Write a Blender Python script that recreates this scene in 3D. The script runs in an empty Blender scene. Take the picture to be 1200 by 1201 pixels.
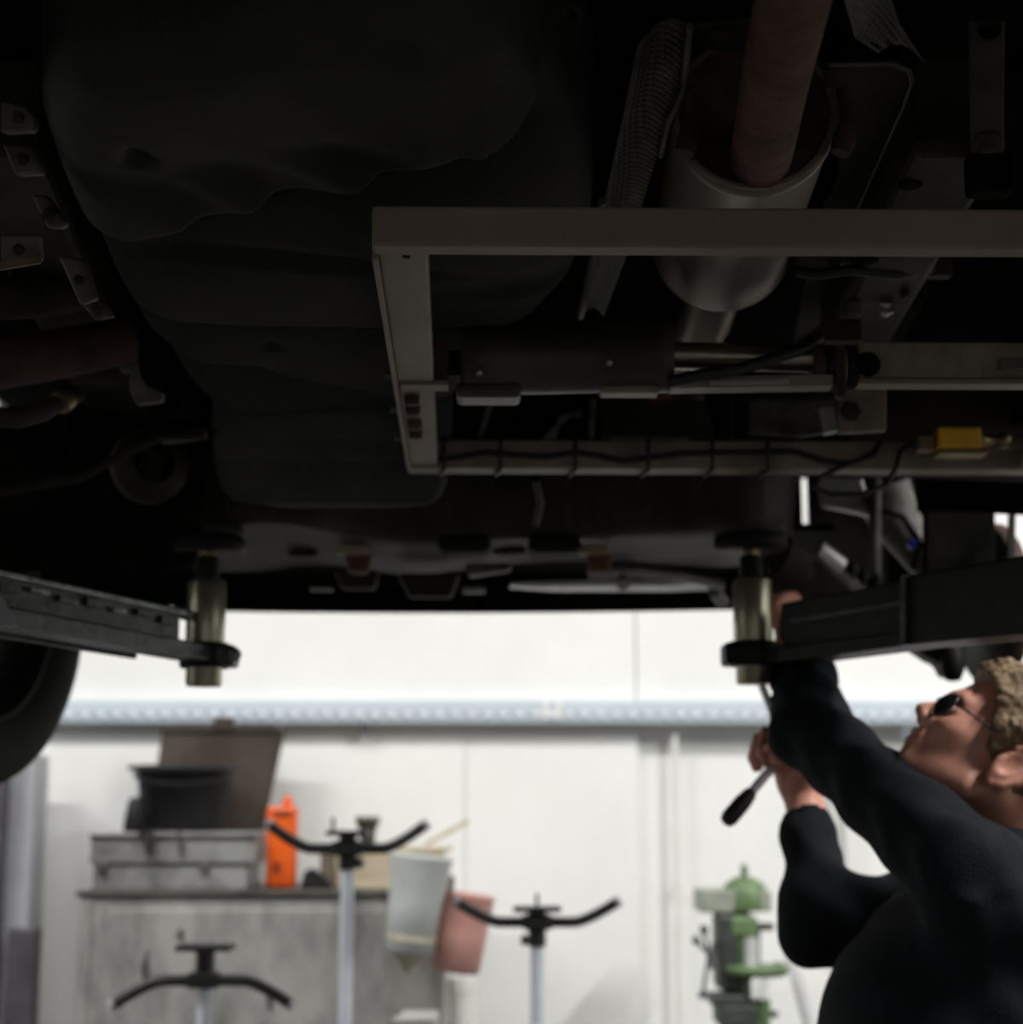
import bpy, bmesh, math, random
import numpy as np
from mathutils import Vector, Matrix
random.seed(7); np.random.seed(7)
scene = bpy.context.scene
COL = scene.collection
PI = math.pi

# ------------------------------------------------------------------ camera
F_PX = 2000.0                                   # focal length in pixels of the 1200 x 1201 frame
CAM = Vector((0, 0, 1.40))
PITCH = math.atan((955 - 600.5) / F_PX)
YAW = -math.atan(30 * math.cos(PITCH) / F_PX)
cd = bpy.data.cameras.new('camera'); cam = bpy.data.objects.new('camera', cd); COL.objects.link(cam)
cam.location = CAM
cam.rotation_euler = (PI / 2 + PITCH, 0, YAW)
cd.sensor_fit = 'HORIZONTAL'; cd.sensor_width = 36.0; cd.lens = F_PX / 1200 * 36.0
cd.clip_start = 0.02; cd.clip_end = 60
cd.dof.use_dof = True; cd.dof.focus_distance = 1.62; cd.dof.aperture_fstop = 4.3
scene.camera = cam
RM = cam.rotation_euler.to_matrix()

# ------------------------------------------------------------------ world, exposure, ceiling lights
w = bpy.data.worlds.new('world'); scene.world = w; w.use_nodes = True
w.node_tree.nodes['Background'].inputs[0].default_value = (0.8, 0.9, 1, 1)
w.node_tree.nodes['Background'].inputs[1].default_value = 0.02
vs = scene.view_settings
vs.view_transform = 'Standard'; vs.look = 'None'; vs.gamma = 1.0; vs.use_curve_mapping = False
vs.exposure = 0.0
LAMPS = [  # x, y, length along, power  (fluorescent battens under the ceiling)
    (-2.7, 2.4, 'x', 105), (-0.8, 2.3, 'x', 56), (1.0, 2.3, 'x', 44), (2.6, 2.6, 'x', 36),
    (3.2, 1.0, 'y', 230), (-3.3, 0.6, 'y', 24), (0.4, -2.8, 'x', 70)]  # last batten, behind the camera, is added fill for camera-facing surfaces
CEIL = 4.3

# ------------------------------------------------------------------ helpers
def ray(px, py):
    return RM @ Vector(((px - 600) / F_PX, (600.5 - py) / F_PX, -1.0))
def at(px, py, Y):
    d = ray(px, py); return CAM + d * (Y / d.y)
def onz(px, py, Z):
    d = ray(px, py); return CAM + d * ((Z - CAM.z) / d.z)
def V(*a): return Vector(a)

class MB:
    def __init__(s): s.v = []; s.f = []; s.sm = []
    def add(s, vs, fs, smooth=False):
        n = len(s.v); s.v += [tuple(v) for v in vs]
        s.f += [tuple(i + n for i in f) for f in fs]; s.sm += [smooth] * len(fs); return s
    def box(s, c, size, rot=None):
        hx, hy, hz = [a / 2 for a in size]; c = Vector(c)
        vs = [Vector((x, y, z)) for x in (-hx, hx) for y in (-hy, hy) for z in (-hz, hz)]
        if rot is not None: vs = [rot @ v for v in vs]
        return s.add([c + v for v in vs], [(0, 1, 3, 2), (4, 6, 7, 5), (0, 4, 5, 1), (2, 3, 7, 6), (0, 2, 6, 4), (1, 5, 7, 3)])
    def bar(s, a, b, wd, ht, up=(0, 0, 1)):
        a = Vector(a); b = Vector(b); d = (b - a); L = d.length; d.normalize()
        side = d.cross(Vector(up)).normalized(); u = side.cross(d).normalized()
        R = Matrix((side, d, u)).transposed()
        return s.box((a + b) / 2, (wd, L, ht), R)
    def tube(s, pts, r, n=14, cap=True):
        pts = [Vector(p) for p in pts]; m = len(pts)
        rs = r if isinstance(r, (list, tuple)) else [r] * m
        vs = []; fs = []; prev = None
        for i, p in enumerate(pts):
            t = (pts[min(i + 1, m - 1)] - pts[max(i - 1, 0)]).normalized()
            if prev is None:
                a = Vector((0, 0, 1)) if abs(t.z) < .9 else Vector((1, 0, 0))
                prev = t.cross(a).normalized()
            else:
                prev = (prev - t * prev.dot(t)).normalized()
            q = t.cross(prev)
            for k in range(n):
                an = 2 * PI * k / n
                vs.append(p + (prev * math.cos(an) + q * math.sin(an)) * rs[i])
        for i in range(m - 1):
            for k in range(n):
                fs.append((i * n + k, i * n + (k + 1) % n, (i + 1) * n + (k + 1) % n, (i + 1) * n + k))
        s.add(vs, fs, True)
        if cap:
            s.add(vs[:n], [tuple(range(n))[::-1]]); s.add(vs[-n:], [tuple(range(n))])
        return s
    def lathe(s, prof, c, axis=(0, 0, 1), n=32, smooth=True, closed=False):
        ax = Vector(axis).normalized(); c = Vector(c)
        a = Vector((0, 0, 1)) if abs(ax.z) < .9 else Vector((1, 0, 0))
        u = ax.cross(a).normalized(); q = ax.cross(u)
        vs = []; fs = []; m = len(prof)
        for (r, h) in prof:
            for k in range(n):
                an = 2 * PI * k / n
                vs.append(c + ax * h + (u * math.cos(an) + q * math.sin(an)) * r)
        for i in range(m if closed else m - 1):
            j = (i + 1) % m
            for k in range(n):
                fs.append((i * n + k, i * n + (k + 1) % n, j * n + (k + 1) % n, j * n + k))
        return s.add(vs, fs, smooth)
    def prism(s, poly, ext):
        n = len(poly); e = Vector(ext); P = [Vector(p) for p in poly]
        vs = P + [p + e for p in P]
        fs = [tuple(range(n)), tuple(range(n, 2 * n))[::-1]] + [(i, i + n, (i + 1) % n + n, (i + 1) % n) for i in range(n)]
        return s.add(vs, fs)
    def plate(s, poly, th):
        P = [Vector(p) for p in poly]
        nn = (P[1] - P[0]).cross(P[2] - P[0]).normalized()
        return s.prism([p - nn * th / 2 for p in P], nn * th)
    def sheet(s, rows, th=0.002):
        """ruled grid of points with a real thickness along z"""
        m = len(rows); n = len(rows[0]); vs = [Vector(p) for r in rows for p in r]
        top = [v + Vector((0, 0, th)) for v in vs]; N = m * n; fs = []
        for i in range(m - 1):
            for j in range(n - 1):
                a = i * n + j
                fs.append((a, a + 1, a + n + 1, a + n)); fs.append((a + N, a + n + N, a + n + 1 + N, a + 1 + N))
        for j in range(n - 1):
            for r in (0, (m - 1) * n): fs.append((r + j, r + j + N, r + j + 1 + N, r + j + 1))
        for i in range(m - 1):
            for c in (0, n - 1): a = i * n + c; fs.append((a, a + n, a + n + N, a + N))
        return s.add(vs + top, fs, True)

def obj(name, mb, m, parent=None, bevel=0, sub=0, label=None, recalc=True):
    off = parent.matrix_world.translation if parent is not None and parent.type == 'EMPTY' else None
    root = parent
    while root is not None and root.parent is not None: root = root.parent
    o0 = Vector(root['base']) if root is not None else Vector((0, 0, 0))
    me = bpy.data.meshes.new(name)
    me.from_pydata([tuple(Vector(v) - o0) for v in mb.v], [], mb.f)
    me.polygons.foreach_set('use_smooth', mb.sm)
    if recalc:
        b = bmesh.new(); b.from_mesh(me); bmesh.ops.recalc_face_normals(b, faces=b.faces); b.to_mesh(me); b.free()
    me.update()
    me.materials.append(M[m] if isinstance(m, str) else m)
    o = bpy.data.objects.new(name, me); COL.objects.link(o)
    if parent is not None: o.parent = parent
    if bevel:
        bv = o.modifiers.new('bevel', 'BEVEL'); bv.width = bevel; bv.segments = 2; bv.limit_method = 'ANGLE'; bv.angle_limit = math.radians(40)
    if sub:
        sm = o.modifiers.new('sub', 'SUBSURF'); sm.levels = sub; sm.render_levels = sub
    if label: o['label'] = label
    return o
def thing(name, label, cat, base, group=None):
    o = bpy.data.objects.new(name, None); COL.objects.link(o); o.empty_display_size = .1
    o.location = base; o['base'] = list(base); o['label'] = label; o['category'] = cat
    if group: o['group'] = group
    return o
def tag(o, label, cat, group=None):
    o['label'] = label; o['category'] = cat
    if group: o['group'] = group
    return o
def struct(o): o['kind'] = 'structure'; return o

# ------------------------------------------------------------------ materials
M = {}
def mat(name, c1, c2=None, scale=12, rough=.6, metal=0, bump=0, bscale=60, detail=4, spec=.5, lo=.35, hi=.65, stretch=(1, 1, 1), rough2=None, trans=0, alpha=None):
    m = bpy.data.materials.new(name); m.use_nodes = True; nt = m.node_tree; N = nt.nodes; L = nt.links
    b = N['Principled BSDF']; b.inputs['Roughness'].default_value = rough; b.inputs['Metallic'].default_value = metal
    b.inputs['Specular IOR Level'].default_value = spec
    if trans: b.inputs['Transmission Weight'].default_value = trans
    tc = N.new('ShaderNodeTexCoord'); mp = N.new('ShaderNodeMapping'); mp.inputs['Scale'].default_value = stretch
    L.new(tc.outputs['Object'], mp.inputs['Vector'])
    if c2 is None: b.inputs['Base Color'].default_value = (*c1, 1)
    else:
        n = N.new('ShaderNodeTexNoise'); n.inputs['Scale'].default_value = scale; n.inputs['Detail'].default_value = detail
        n.inputs['Roughness'].default_value = .6
        L.new(mp.outputs[0], n.inputs['Vector'])
        r = N.new('ShaderNodeValToRGB'); r.color_ramp.elements[0].position = lo; r.color_ramp.elements[1].position = hi
        r.color_ramp.elements[0].color = (*c1, 1); r.color_ramp.elements[1].color = (*c2, 1)
        L.new(n.outputs['Fac'], r.inputs[0]); L.new(r.outputs[0], b.inputs['Base Color'])
        if rough2 is not None:
            mr = N.new('ShaderNodeMapRange'); mr.inputs['From Min'].default_value = lo; mr.inputs['From Max'].default_value = hi
            mr.inputs['To Min'].default_value = rough; mr.inputs['To Max'].default_value = rough2
            L.new(n.outputs['Fac'], mr.inputs['Value']); L.new(mr.outputs[0], b.inputs['Roughness'])
    if bump:
        n2 = N.new('ShaderNodeTexNoise'); n2.inputs['Scale'].default_value = bscale; n2.inputs['Detail'].default_value = 5
        L.new(mp.outputs[0], n2.inputs['Vector'])
        bp = N.new('ShaderNodeBump'); bp.inputs['Strength'].default_value = bump; bp.inputs['Distance'].default_value = .004
        L.new(n2.outputs['Fac'], bp.inputs['Height']); L.new(bp.outputs[0], b.inputs['Normal'])
    M[name] = m; return m

mat('wall_paint', (.78, .78, .762), (.83, .83, .815), 2.2, .75, bump=.25, bscale=14)
mat('wall_side', (.42, .42, .41), (.48, .48, .47), 2.2, .8)
mat('wall_dark', (.34, .34, .33), (.40, .40, .39), 2, .9)
mat('concrete', (.030, .029, .027), (.055, .053, .05), 3, .55, bump=.3, bscale=20, rough2=.8)
mat('ceiling_paint', (.45, .45, .44), (.5, .5, .49), 3, .9)
mat('galvanised', (.47, .53, .60), (.51, .57, .635), 5, .35, .25)
mat('galvanised_glint', (.60, .65, .71), (.64, .69, .75), 5, .3, .2)  # paler copy of the tray metal, the bosses' reflected glint put into colour
mat('beige_paint', (.20, .162, .128), (.245, .198, .158), 9, .55, bump=.12, bscale=160, spec=.2)
mat('beige_worn', (.10, .075, .055), (.25, .205, .16), 14, .5, bump=.15, bscale=120, lo=.3, hi=.55)
mat('plastic', (.029, .029, .0285), (.042, .0415, .040), 7, .7, bump=.10, bscale=260, spec=.05)
mat('plastic_dusty', (.040, .040, .041), (.068, .067, .066), 5, .7, bump=.1, bscale=200, spec=.06)
mat('black_steel', (.008, .008, .008), (.018, .017, .016), 10, .55, bump=.15, spec=.12)
mat('chassis', (.020, .018, .016), (.055, .050, .042), 7, .6, bump=.2, spec=.12)
mat('chassis_light', (.055, .052, .046), (.17, .16, .14), 22, .55, .2, bump=.3)
mat('underseal', (.004, .004, .004), (.010, .009, .008), 10, .9, bump=.3, bscale=80, spec=.03)
mat('rust', (.050, .018, .010), (.15, .072, .042), 26, .8, .2, bump=.5, bscale=90, lo=.3, hi=.7)
mat('rust_dark', (.028, .014, .010), (.075, .040, .026), 30, .85, bump=.4, bscale=90)
mat('muffler', (.15, .125, .10), (.26, .225, .18), 4, .42, .6, bump=.08, bscale=60, stretch=(1, .4, 1))
mat('cylinder_paint', (.040, .037, .032), (.060, .055, .047), 12, .45, .2, bump=.1)
mat('rod', (.20, .17, .13), (.46, .42, .34), 30, .3, .9, stretch=(.15, 1, 1))
mat('shield', (.075, .073, .068), (.12, .117, .108), 14, .5, .6)
mat('rubber', (.006, .006, .006), (.012, .012, .012), 20, .75, bump=.1, spec=.18)
mat('cable', (.006, .006, .006), None, rough=.5)
mat('yellow', (.92, .52, .04), (.75, .38, .03), 20, .4)
mat('brass', (.35, .27, .15), (.2, .16, .1), 30, .4, .9)
mat('blue_clip', (.02, .03, .45), None, rough=.4)
mat('arm_paint', (.010, .014, .013), (.060, .072, .067), 26, .38, .1, bump=.4, bscale=40, lo=.38, hi=.66)
mat('arm_edge', (.10, .11, .105), (.32, .34, .33), 40, .35, .6, bump=.3)
mat('arm_dark', (.006, .006, .0065), (.013, .013, .0135), 14, .5, bump=.2, spec=.2)
mat('zinc', (.34, .33, .24), (.50, .48, .36), 14, .3, .85, stretch=(1, 1, .25))
mat('zinc_dark', (.06, .055, .045), (.16, .15, .12), 24, .4, .8)
mat('pad_rubber', (.012, .012, .012), (.03, .03, .03), 20, .8)
mat('alloy', (.30, .30, .30), (.48, .48, .48), 14, .38, .7)
mat('tan_tag', (.36, .29, .18), (.28, .22, .14), 20, .6)
mat('disc', (.15, .042, .03), (.22, .075, .055), 20, .6, .3)
mat('body_paint', (.55, .55, .55), (.58, .58, .58), 3, .3)
mat('chrome', (.75, .77, .80), None, rough=.12, metal=1)
mat('satin_chrome', (.78, .83, .88), None, rough=.4, metal=.35)
mat('black_grip', (.010, .010, .010), (.02, .02, .02), 30, .55)
mat('skin', (.60, .265, .185), (.72, .345, .26), 30, .5, bump=.1, bscale=220)
mat('lips', (.40, .15, .11), None, rough=.45)
mat('eye', (.75, .73, .70), None, rough=.15)
mat('iris', (.05, .09, .12), None, rough=.1)
mat('hair', (.10, .062, .032), (.34, .225, .125), 55, .6, bump=.9, bscale=140, stretch=(1, 1, 1), lo=.3, hi=.7)
mat('navy', (.0085, .0100, .0135), (.013, .015, .019), 40, .9, bump=.35, bscale=300, spec=.15)
mat('trouser', (.012, .012, .014), (.022, .022, .025), 20, .9, bump=.3, bscale=250, spec=.2)
mat('boot', (.02, .017, .014), None, rough=.5)
mat('lens', (.006, .009, .014), None, rough=.06, spec=.8)
mat('glass_frame', (.02, .02, .02), None, rough=.3)
mat('bench_steel', (.12, .118, .11), (.46, .455, .435), 5, .45, .35, bump=.1, bscale=30, lo=.25, hi=.6, stretch=(1.4, 1, .7))
mat('bench_top', (.05, .045, .04), (.14, .13, .115), 7, .5, .3)
mat('box_steel', (.10, .10, .098), (.36, .36, .35), 8, .5, .3, lo=.3, hi=.62)
mat('bucket', (.010, .010, .011), (.016, .016, .018), 12, .5, spec=.3)
mat('board', (.042, .032, .025), (.070, .056, .044), 6, .6, bump=.2, spec=.2)
mat('orange', (.86, .135, .012), (.78, .10, .01), 9, .4)
mat('orange_dark', (.30, .035, .008), None, rough=.5)
mat('wood', (.40, .33, .23), (.55, .47, .34), 6, .7, stretch=(1, 1, 6))
mat('wood_dark', (.10, .075, .055), (.16, .12, .085), 8, .7)
mat('jug_clear', (.50, .53, .52), (.60, .63, .61), 8, .4)
mat('jug_stain', (.34, .31, .22), (.45, .42, .32), 8, .4)
mat('jug_pink', (.62, .30, .26), (.72, .40, .35), 6, .45)
mat('stand_black', (.010, .010, .011), (.018, .018, .019), 16, .4)
mat('pole_grey', (.64, .68, .76), (.72, .76, .84), 12, .3, .1)
mat('press_green', (.075, .13, .050), (.125, .195, .085), 14, .45)
mat('press_grey', (.22, .24, .20), (.30, .32, .27), 14, .45)
mat('press_dark', (.022, .028, .022), (.05, .055, .05), 20, .5)
mat('column_paint', (.34, .34, .37), (.42, .42, .45), 6, .5)
mat('column_dark', (.05, .045, .055), (.09, .085, .10), 6, .5)
mat('white_plastic', (.70, .70, .67), (.76, .76, .73), 6, .5)
mat('conduit', (.42, .42, .42), (.5, .5, .5), 6, .5)
mat('stain', (.62, .57, .45), (.78, .76, .70), 12, .8)
def emission(name, col, st):
    m = bpy.data.materials.new(name); m.use_nodes = True; b = m.node_tree.nodes['Principled BSDF']
    b.inputs['Emission Color'].default_value = (*col, 1); b.inputs['Emission Strength'].default_value = st
    M[name] = m
emission('tube_glow', (1, .98, .94), 6)
def dimpled(name, src):
    """embossed aluminium: a regular grid of small dimples"""
    m = M[src].copy(); m.name = name; nt = m.node_tree; N = nt.nodes; L = nt.links
    tc = N.new('ShaderNodeTexCoord'); mp = N.new('ShaderNodeMapping'); mp.inputs['Rotation'].default_value = (0, 0, .6)
    vo = N.new('ShaderNodeTexVoronoi'); vo.inputs['Scale'].default_value = 170; vo.inputs['Randomness'].default_value = 0
    bp = N.new('ShaderNodeBump'); bp.inputs['Strength'].default_value = 1; bp.inputs['Distance'].default_value = .004
    L.new(tc.outputs['Object'], mp.inputs[0]); L.new(mp.outputs[0], vo.inputs['Vector']); L.new(vo.outputs['Distance'], bp.inputs['Height'])
    L.new(bp.outputs[0], N['Principled BSDF'].inputs['Normal']); M[name] = m
dimpled('shield_dimpled', 'shield')

# ------------------------------------------------------------------ implicit surfaces (for the person)
def s_ell(P, c, r, R=None):
    q = P - np.array(c)
    if R is not None: q = q @ R
    r = np.array(r); k0 = np.linalg.norm(q / r, axis=-1); k1 = np.linalg.norm(q / (r * r), axis=-1)
    return k0 * (k0 - 1) / np.maximum(k1, 1e-9)
def s_cap(P, a, b, ra, rb=None):
    rb = ra if rb is None else rb
    a = np.array(a, float); b = np.array(b, float); ba = b - a
    t = np.clip(((P - a) @ ba) / max(ba @ ba, 1e-12), 0, 1)
    return np.linalg.norm(P - a - t[..., None] * ba, axis=-1) - (ra + (rb - ra) * t)
def smin(a, b, k):
    h = np.clip(.5 + .5 * (b - a) / k, 0, 1); return b + (a - b) * h - k * h * (1 - h)
def smax(a, b, k): return -smin(-a, -b, k)
def surface(fn, lo, hi, step, mb=None):
    """naive surface nets"""
    lo = np.array(lo, float); hi = np.array(hi, float); n = np.ceil((hi - lo) / step).astype(int) + 1
    ax = [lo[i] + step * np.arange(n[i]) for i in range(3)]
    P = np.stack(np.meshgrid(*ax, indexing='ij'), -1)
    D = fn(P.reshape(-1, 3)).reshape(n)
    c = [D[i:n[0] - 1 + i, j:n[1] - 1 + j, k:n[2] - 1 + k] for i in (0, 1) for j in (0, 1) for k in (0, 1)]
    neg = sum((x < 0).astype(int) for x in c); act = (neg > 0) & (neg < 8)
    idx = -np.ones(act.shape, int); ids = np.argwhere(act); idx[act] = np.arange(len(ids))
    off = np.array([(i, j, k) for i in (0, 1) for j in (0, 1) for k in (0, 1)], float)
    val = np.stack([x[act] for x in c], 1); acc = np.zeros((len(ids), 3)); cnt = np.zeros(len(ids))
    for a in range(8):
        for b in range(a + 1, 8):
            if np.abs(off[a] - off[b]).sum() != 1: continue
            va, vb = val[:, a], val[:, b]; m = (va < 0) != (vb < 0)
            t = np.where(m, va / np.where(m, va - vb, 1), 0)
            acc += np.where(m[:, None], off[a] + t[:, None] * (off[b] - off[a]), 0); cnt += m
    verts = lo + step * (ids + acc / cnt[:, None]); faces = []
    for d in range(3):
        e1, e2 = [(1, 2), (2, 0), (0, 1)][d]
        sl0 = [slice(0, n[i]) for i in range(3)]; sl1 = list(sl0); sl0[d] = slice(0, n[d] - 1); sl1[d] = slice(1, n[d])
        A = D[tuple(sl0)] < 0; B = D[tuple(sl1)] < 0
        E = np.argwhere(A != B); ok = np.ones(len(E), bool)
        for e in (e1, e2): ok &= (E[:, e] > 0) & (E[:, e] < n[e] - 1)
        E = E[ok]; flip = A[tuple(E.T)]
        o1 = np.zeros(3, int); o1[e1] = 1; o2 = np.zeros(3, int); o2[e2] = 1
        q = np.stack([idx[tuple((E - o1 - o2).T)], idx[tuple((E - o2).T)], idx[tuple(E.T)], idx[tuple((E - o1).T)]], 1)
        q[~flip] = q[~flip][:, ::-1]; faces.append(q)
    F = np.concatenate(faces); mb = mb or MB()
    return mb.add(verts.tolist(), F.tolist(), True)

# ================================================================== THE SETTING
WY = 4.95                       # face of the back wall
XL, XR, YB = -4.2, 4.2, -4.5
def slab(name, c, size, m): return struct(obj(name, MB().box(c, size), m))
slab('floor', (0, (WY + YB) / 2, -.05), (XR - XL + .4, WY - YB + .4, .1), 'concrete')
slab('ceiling', (0, (WY + YB) / 2, CEIL + .05), (XR - XL + .4, WY - YB + .4, .1), 'ceiling_paint')
zt = at(600, 850, WY).z                          # underside of the cable tray
wall = slab('wall_back', (0, WY + .15, CEIL / 2), (XR - XL + .4, .2, CEIL), 'wall_paint')
xs = at(749, 1000, WY).x
# painted wall panels with a visible joint; the right bay sits a little deeper
for (x0, x1, z0, z1, pr) in [(XL, xs - .002, zt + .0, CEIL, .05), (xs + .002, XR, zt + .0, CEIL, .048), (XL, at(545, 1000, WY).x, 0, zt - .001, .05), (at(545, 1000, WY).x + .002, xs, 0, zt - .001, .0495), (xs + .001, XR, 0, zt - .001, .022)]:
    obj('wall_panel', MB().box(((x0 + x1) / 2, WY + .05 - pr / 2 + .002, (z0 + z1) / 2), (x1 - x0, pr, z1 - z0)), 'wall_paint', wall and None).parent = wall
slab('wall_left', (XL - .1, (WY + YB) / 2, CEIL / 2), (.2, WY - YB, CEIL), 'wall_side')
slab('wall_right', (XR + .1, (WY + YB) / 2, CEIL / 2), (.2, WY - YB, CEIL), 'wall_side')
slab('wall_front', (0, YB - .1, CEIL / 2), (XR - XL + .4, .2, CEIL), 'wall_dark')

for i, (x, y, d, p) in enumerate(LAMPS):
    lx, ly = (1.5, .12) if d == 'x' else (.12, 1.5)
    t = thing('ceiling_light', 'fluorescent batten light on the ceiling ' + ['above the grey steel bench', 'above the two support stands', 'above the green drill press', 'in the far right corner', 'on the right side of the van', 'on the left side of the van', 'added behind the raised van as unseen fill'][i], 'ceiling light', (x, y, CEIL - .1), 'fluorescent ceiling battens')
    obj('housing', MB().box((x, y, CEIL - .035), (lx, ly, .07)), 'white_plastic', t, .006)
    for s in (-1, 1):
        q = .03 * s; a = (x - lx / 2 + .05, y + q, CEIL - .088) if d == 'x' else (x + q, y - ly / 2 + .05, CEIL - .088)
        b = (x + lx / 2 - .05, y + q, CEIL - .088) if d == 'x' else (x + q, y + ly / 2 - .05, CEIL - .088)
        obj('tube', MB().tube([a, b], .014, 10), 'tube_glow', t)
    ld = bpy.data.lights.new('batten', 'AREA'); ld.shape = 'RECTANGLE'; ld.size = lx; ld.size_y = ly; ld.energy = p; ld.color = (1, .99, .965)
    lo = bpy.data.objects.new('batten_glow', ld); COL.objects.link(lo); lo.parent = t; lo.location = (0, 0, -.012)

# ================================================================== THE VAN ON THE LIFT
VB = (0, 1.6, 1.45)
van = thing('van', 'dark underside of a van raised on a two-post lift', 'van', VB)
FZ = 2.13                                            # floor pan
XC = .0
# --- body shell (sides, roof, front) keeps the ceiling lights off the underside
obj('floor_pan', MB().box((XC, 1.05, FZ + .03), (1.74, 4.0, .06)), 'underseal', van)
b = MB()
for k in range(9): b.box((XC - .72 + k * .18, .8, FZ - .008), (.05, 2.9, .018))
obj('floor_ribs', b, 'underseal', van, .004)
for sx in (-1, 1):
    pts = []
    yA, yB = -1.0, 3.25; wheel = 2.92; ra = .36
    poly = [(sx * .90, yA, 1.98), (sx * .90, wheel - ra, 1.98)]
    for k in range(13):
        a = PI - PI * k / 12
        poly.append((sx * .90, wheel + ra * math.cos(a), 1.98 + .27 * math.sin(a)))
    poly += [(sx * .90, 3.34, 1.98), (sx * .90, 3.36, 2.42), (sx * .88, 2.6, 2.62), (sx * .80, 1.9, 3.2), (sx * .80, yA, 3.25)]
    o = obj('side_panel', MB().prism(poly, (sx * .03, 0, 0)), 'body_paint', van)
    obj('sill', MB().bar((sx * .84, yA, 2.03), (sx * .84, 2.50, 2.03), .11, .12), 'black_steel', van, .01)
obj('roof', MB().box((0, .45, 3.26), (1.68, 2.9, .04)), 'body_paint', van, .01)
obj('windscreen', MB().prism([(-.82, 2.6, 2.62), (.82, 2.6, 2.62), (.78, 1.9, 3.24), (-.78, 1.9, 3.24)], (0, .02, 0)), 'lens', van)
obj('bonnet', MB().prism([(-.90, 3.42, 2.42), (.90, 3.42, 2.42), (.88, 2.6, 2.62), (-.88, 2.6, 2.62)], (0, 0, .02)), 'body_paint', van)
# front fascia: centre piece, a slit, then the right corner piece
FY = 3.40
zb = at(560, 716, FY).z
g0, g1 = at(937.5, 600, FY).x, at(946.5, 600, FY).x
za, zc = at(940, 653, FY).z, at(940, 562, FY).z
b = MB()
for (x0, x1, z0, z1) in [(-.90, g0, zb + .05, 2.43), (g1, .97, 1.815, 2.43), (g0, g1, zc, 2.43), (g0, g1, 1.815, za), (g0, g1, at(940, 632, FY).z, at(940, 618, FY).z)]:
    b.box(((x0 + x1) / 2, FY - .02, (z0 + z1) / 2), (x1 - x0, .03, z1 - z0))
obj('front_panel', b, 'underseal', van)
bl, br = at(40, 716, FY).x, at(912, 716, FY).x
b = MB()
N = 14
for k in range(N):                                   # bowed bumper lip
    x0 = bl + (br - bl) * k / N; x1 = bl + (br - bl) * (k + 1) / N
    f = lambda x: .05 * (1 - ((x - (bl + br) / 2) / ((br - bl) / 2)) ** 2)
    g = lambda x: zb + .004 * ((x - (bl + br) / 2) / ((br - bl) / 2)) ** 2
    b.prism([(x0, FY + f(x0), g(x0)), (x1, FY + f(x1), g(x1)), (x1, FY + f(x1), 1.9), (x0, FY + f(x0), 1.9)], (0, -.03, 0))
obj('front_bumper', b, 'underseal', van)
obj('splash_shield', MB().box((( bl + br) / 2, FY - .30, 1.875), (br - bl, .56, .012)), 'underseal', van)

# --- fuel tank: moulded black plastic with ridges, grooves and scallops
def poly_sd(X, Y, P):
    d = np.full(X.shape, 1e9); ins = np.zeros(X.shape, bool); n = len(P)
    for i in range(n):
        ax, ay = P[i]; bx, by = P[(i + 1) % n]
        ex, ey = bx - ax, by - ay; t = np.clip(((X - ax) * ex + (Y - ay) * ey) / (ex * ex + ey * ey + 1e-12), 0, 1)
        d = np.minimum(d, np.hypot(X - ax - t * ex, Y - ay - t * ey))
        c = ((ay > Y) != (by > Y)); xx = ax + (Y - ay) * ex / (ey if abs(ey) > 1e-9 else 1e-9)
        ins ^= c & (X < xx)
    return np.where(ins, d, -d)
def smooth_closed(P, it=2):
    for _ in range(it):
        Q = []
        for i in range(len(P)):
            a = np.array(P[i]); c = np.array(P[(i + 1) % len(P)]); Q += [tuple(.75 * a + .25 * c), tuple(.25 * a + .75 * c)]
        P = Q
    return P
def plan(pts, z): return [tuple(onz(x, y, z))[:2] for x, y in pts]
def curve_sd(X, Y, C):
    d = np.full(X.shape, 1e9); sg = np.zeros(X.shape)
    for i in range(len(C) - 1):
        ax, ay = C[i]; bx, by = C[i + 1]; ex, ey = bx - ax, by - ay; L = math.hypot(ex, ey)
        t = np.clip(((X - ax) * ex + (Y - ay) * ey) / (L * L), 0, 1)
        dd = np.hypot(X - ax - t * ex, Y - ay - t * ey); cr = (ex * (Y - ay) - ey * (X - ax)) / L
        m = dd < d; d = np.where(m, dd, d); sg = np.where(m, cr, sg)
    return d * np.sign(sg)                            # + beyond the curve (farther)
TZ = 1.935
outl = smooth_closed(plan([(55, 105), (40, 170), (62, 230), (95, 300), (118, 350), (150, 408), (195, 462), (250, 500), (380, 506), (500, 503), (560, 470), (640, 385), (692, 335), (700, 265), (660, 190), (610, 120), (585, 75), (500, 52), (400, 48), (290, 52), (190, 88), (100, 94)], TZ), 2)
xsn = [p[0] for p in outl]; ysn = [p[1] for p in outl]
st = .0042
gx = np.arange(min(xsn) - .02, max(xsn) + .02, st); gy = np.arange(min(ysn) - .02, max(ysn) + .02, st)
X, Y = np.meshgrid(gx, gy, indexing='ij')
sd = poly_sd(X, Y, outl)
Z = np.full(X.shape, TZ)
R_ = .055; t = np.clip(1 - sd / R_, 0, 1); Z += R_ * (1 - np.sqrt(np.clip(1 - t * t, 0, 1)))
def groove(C, depth, wd, step):
    global Z
    s = curve_sd(X, Y, plan(C, TZ))
    Z += (depth + step) / (1 + np.exp(-np.clip(s / .0025, -60, 60))) * np.exp(-np.clip(s - wd * 2.2, 0, 9) / .10) - depth * .9 * np.exp(-((s - wd * 3.2) / wd) ** 2)
groove([(60, 270), (95, 287), (160, 290), (240, 275), (330, 258), (440, 238), (500, 222), (548, 198)], .045, .010, .030)
groove([(110, 340), (150, 374), (210, 388), (290, 391), (480, 391), (620, 386)], .036, .009, .026)
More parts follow.
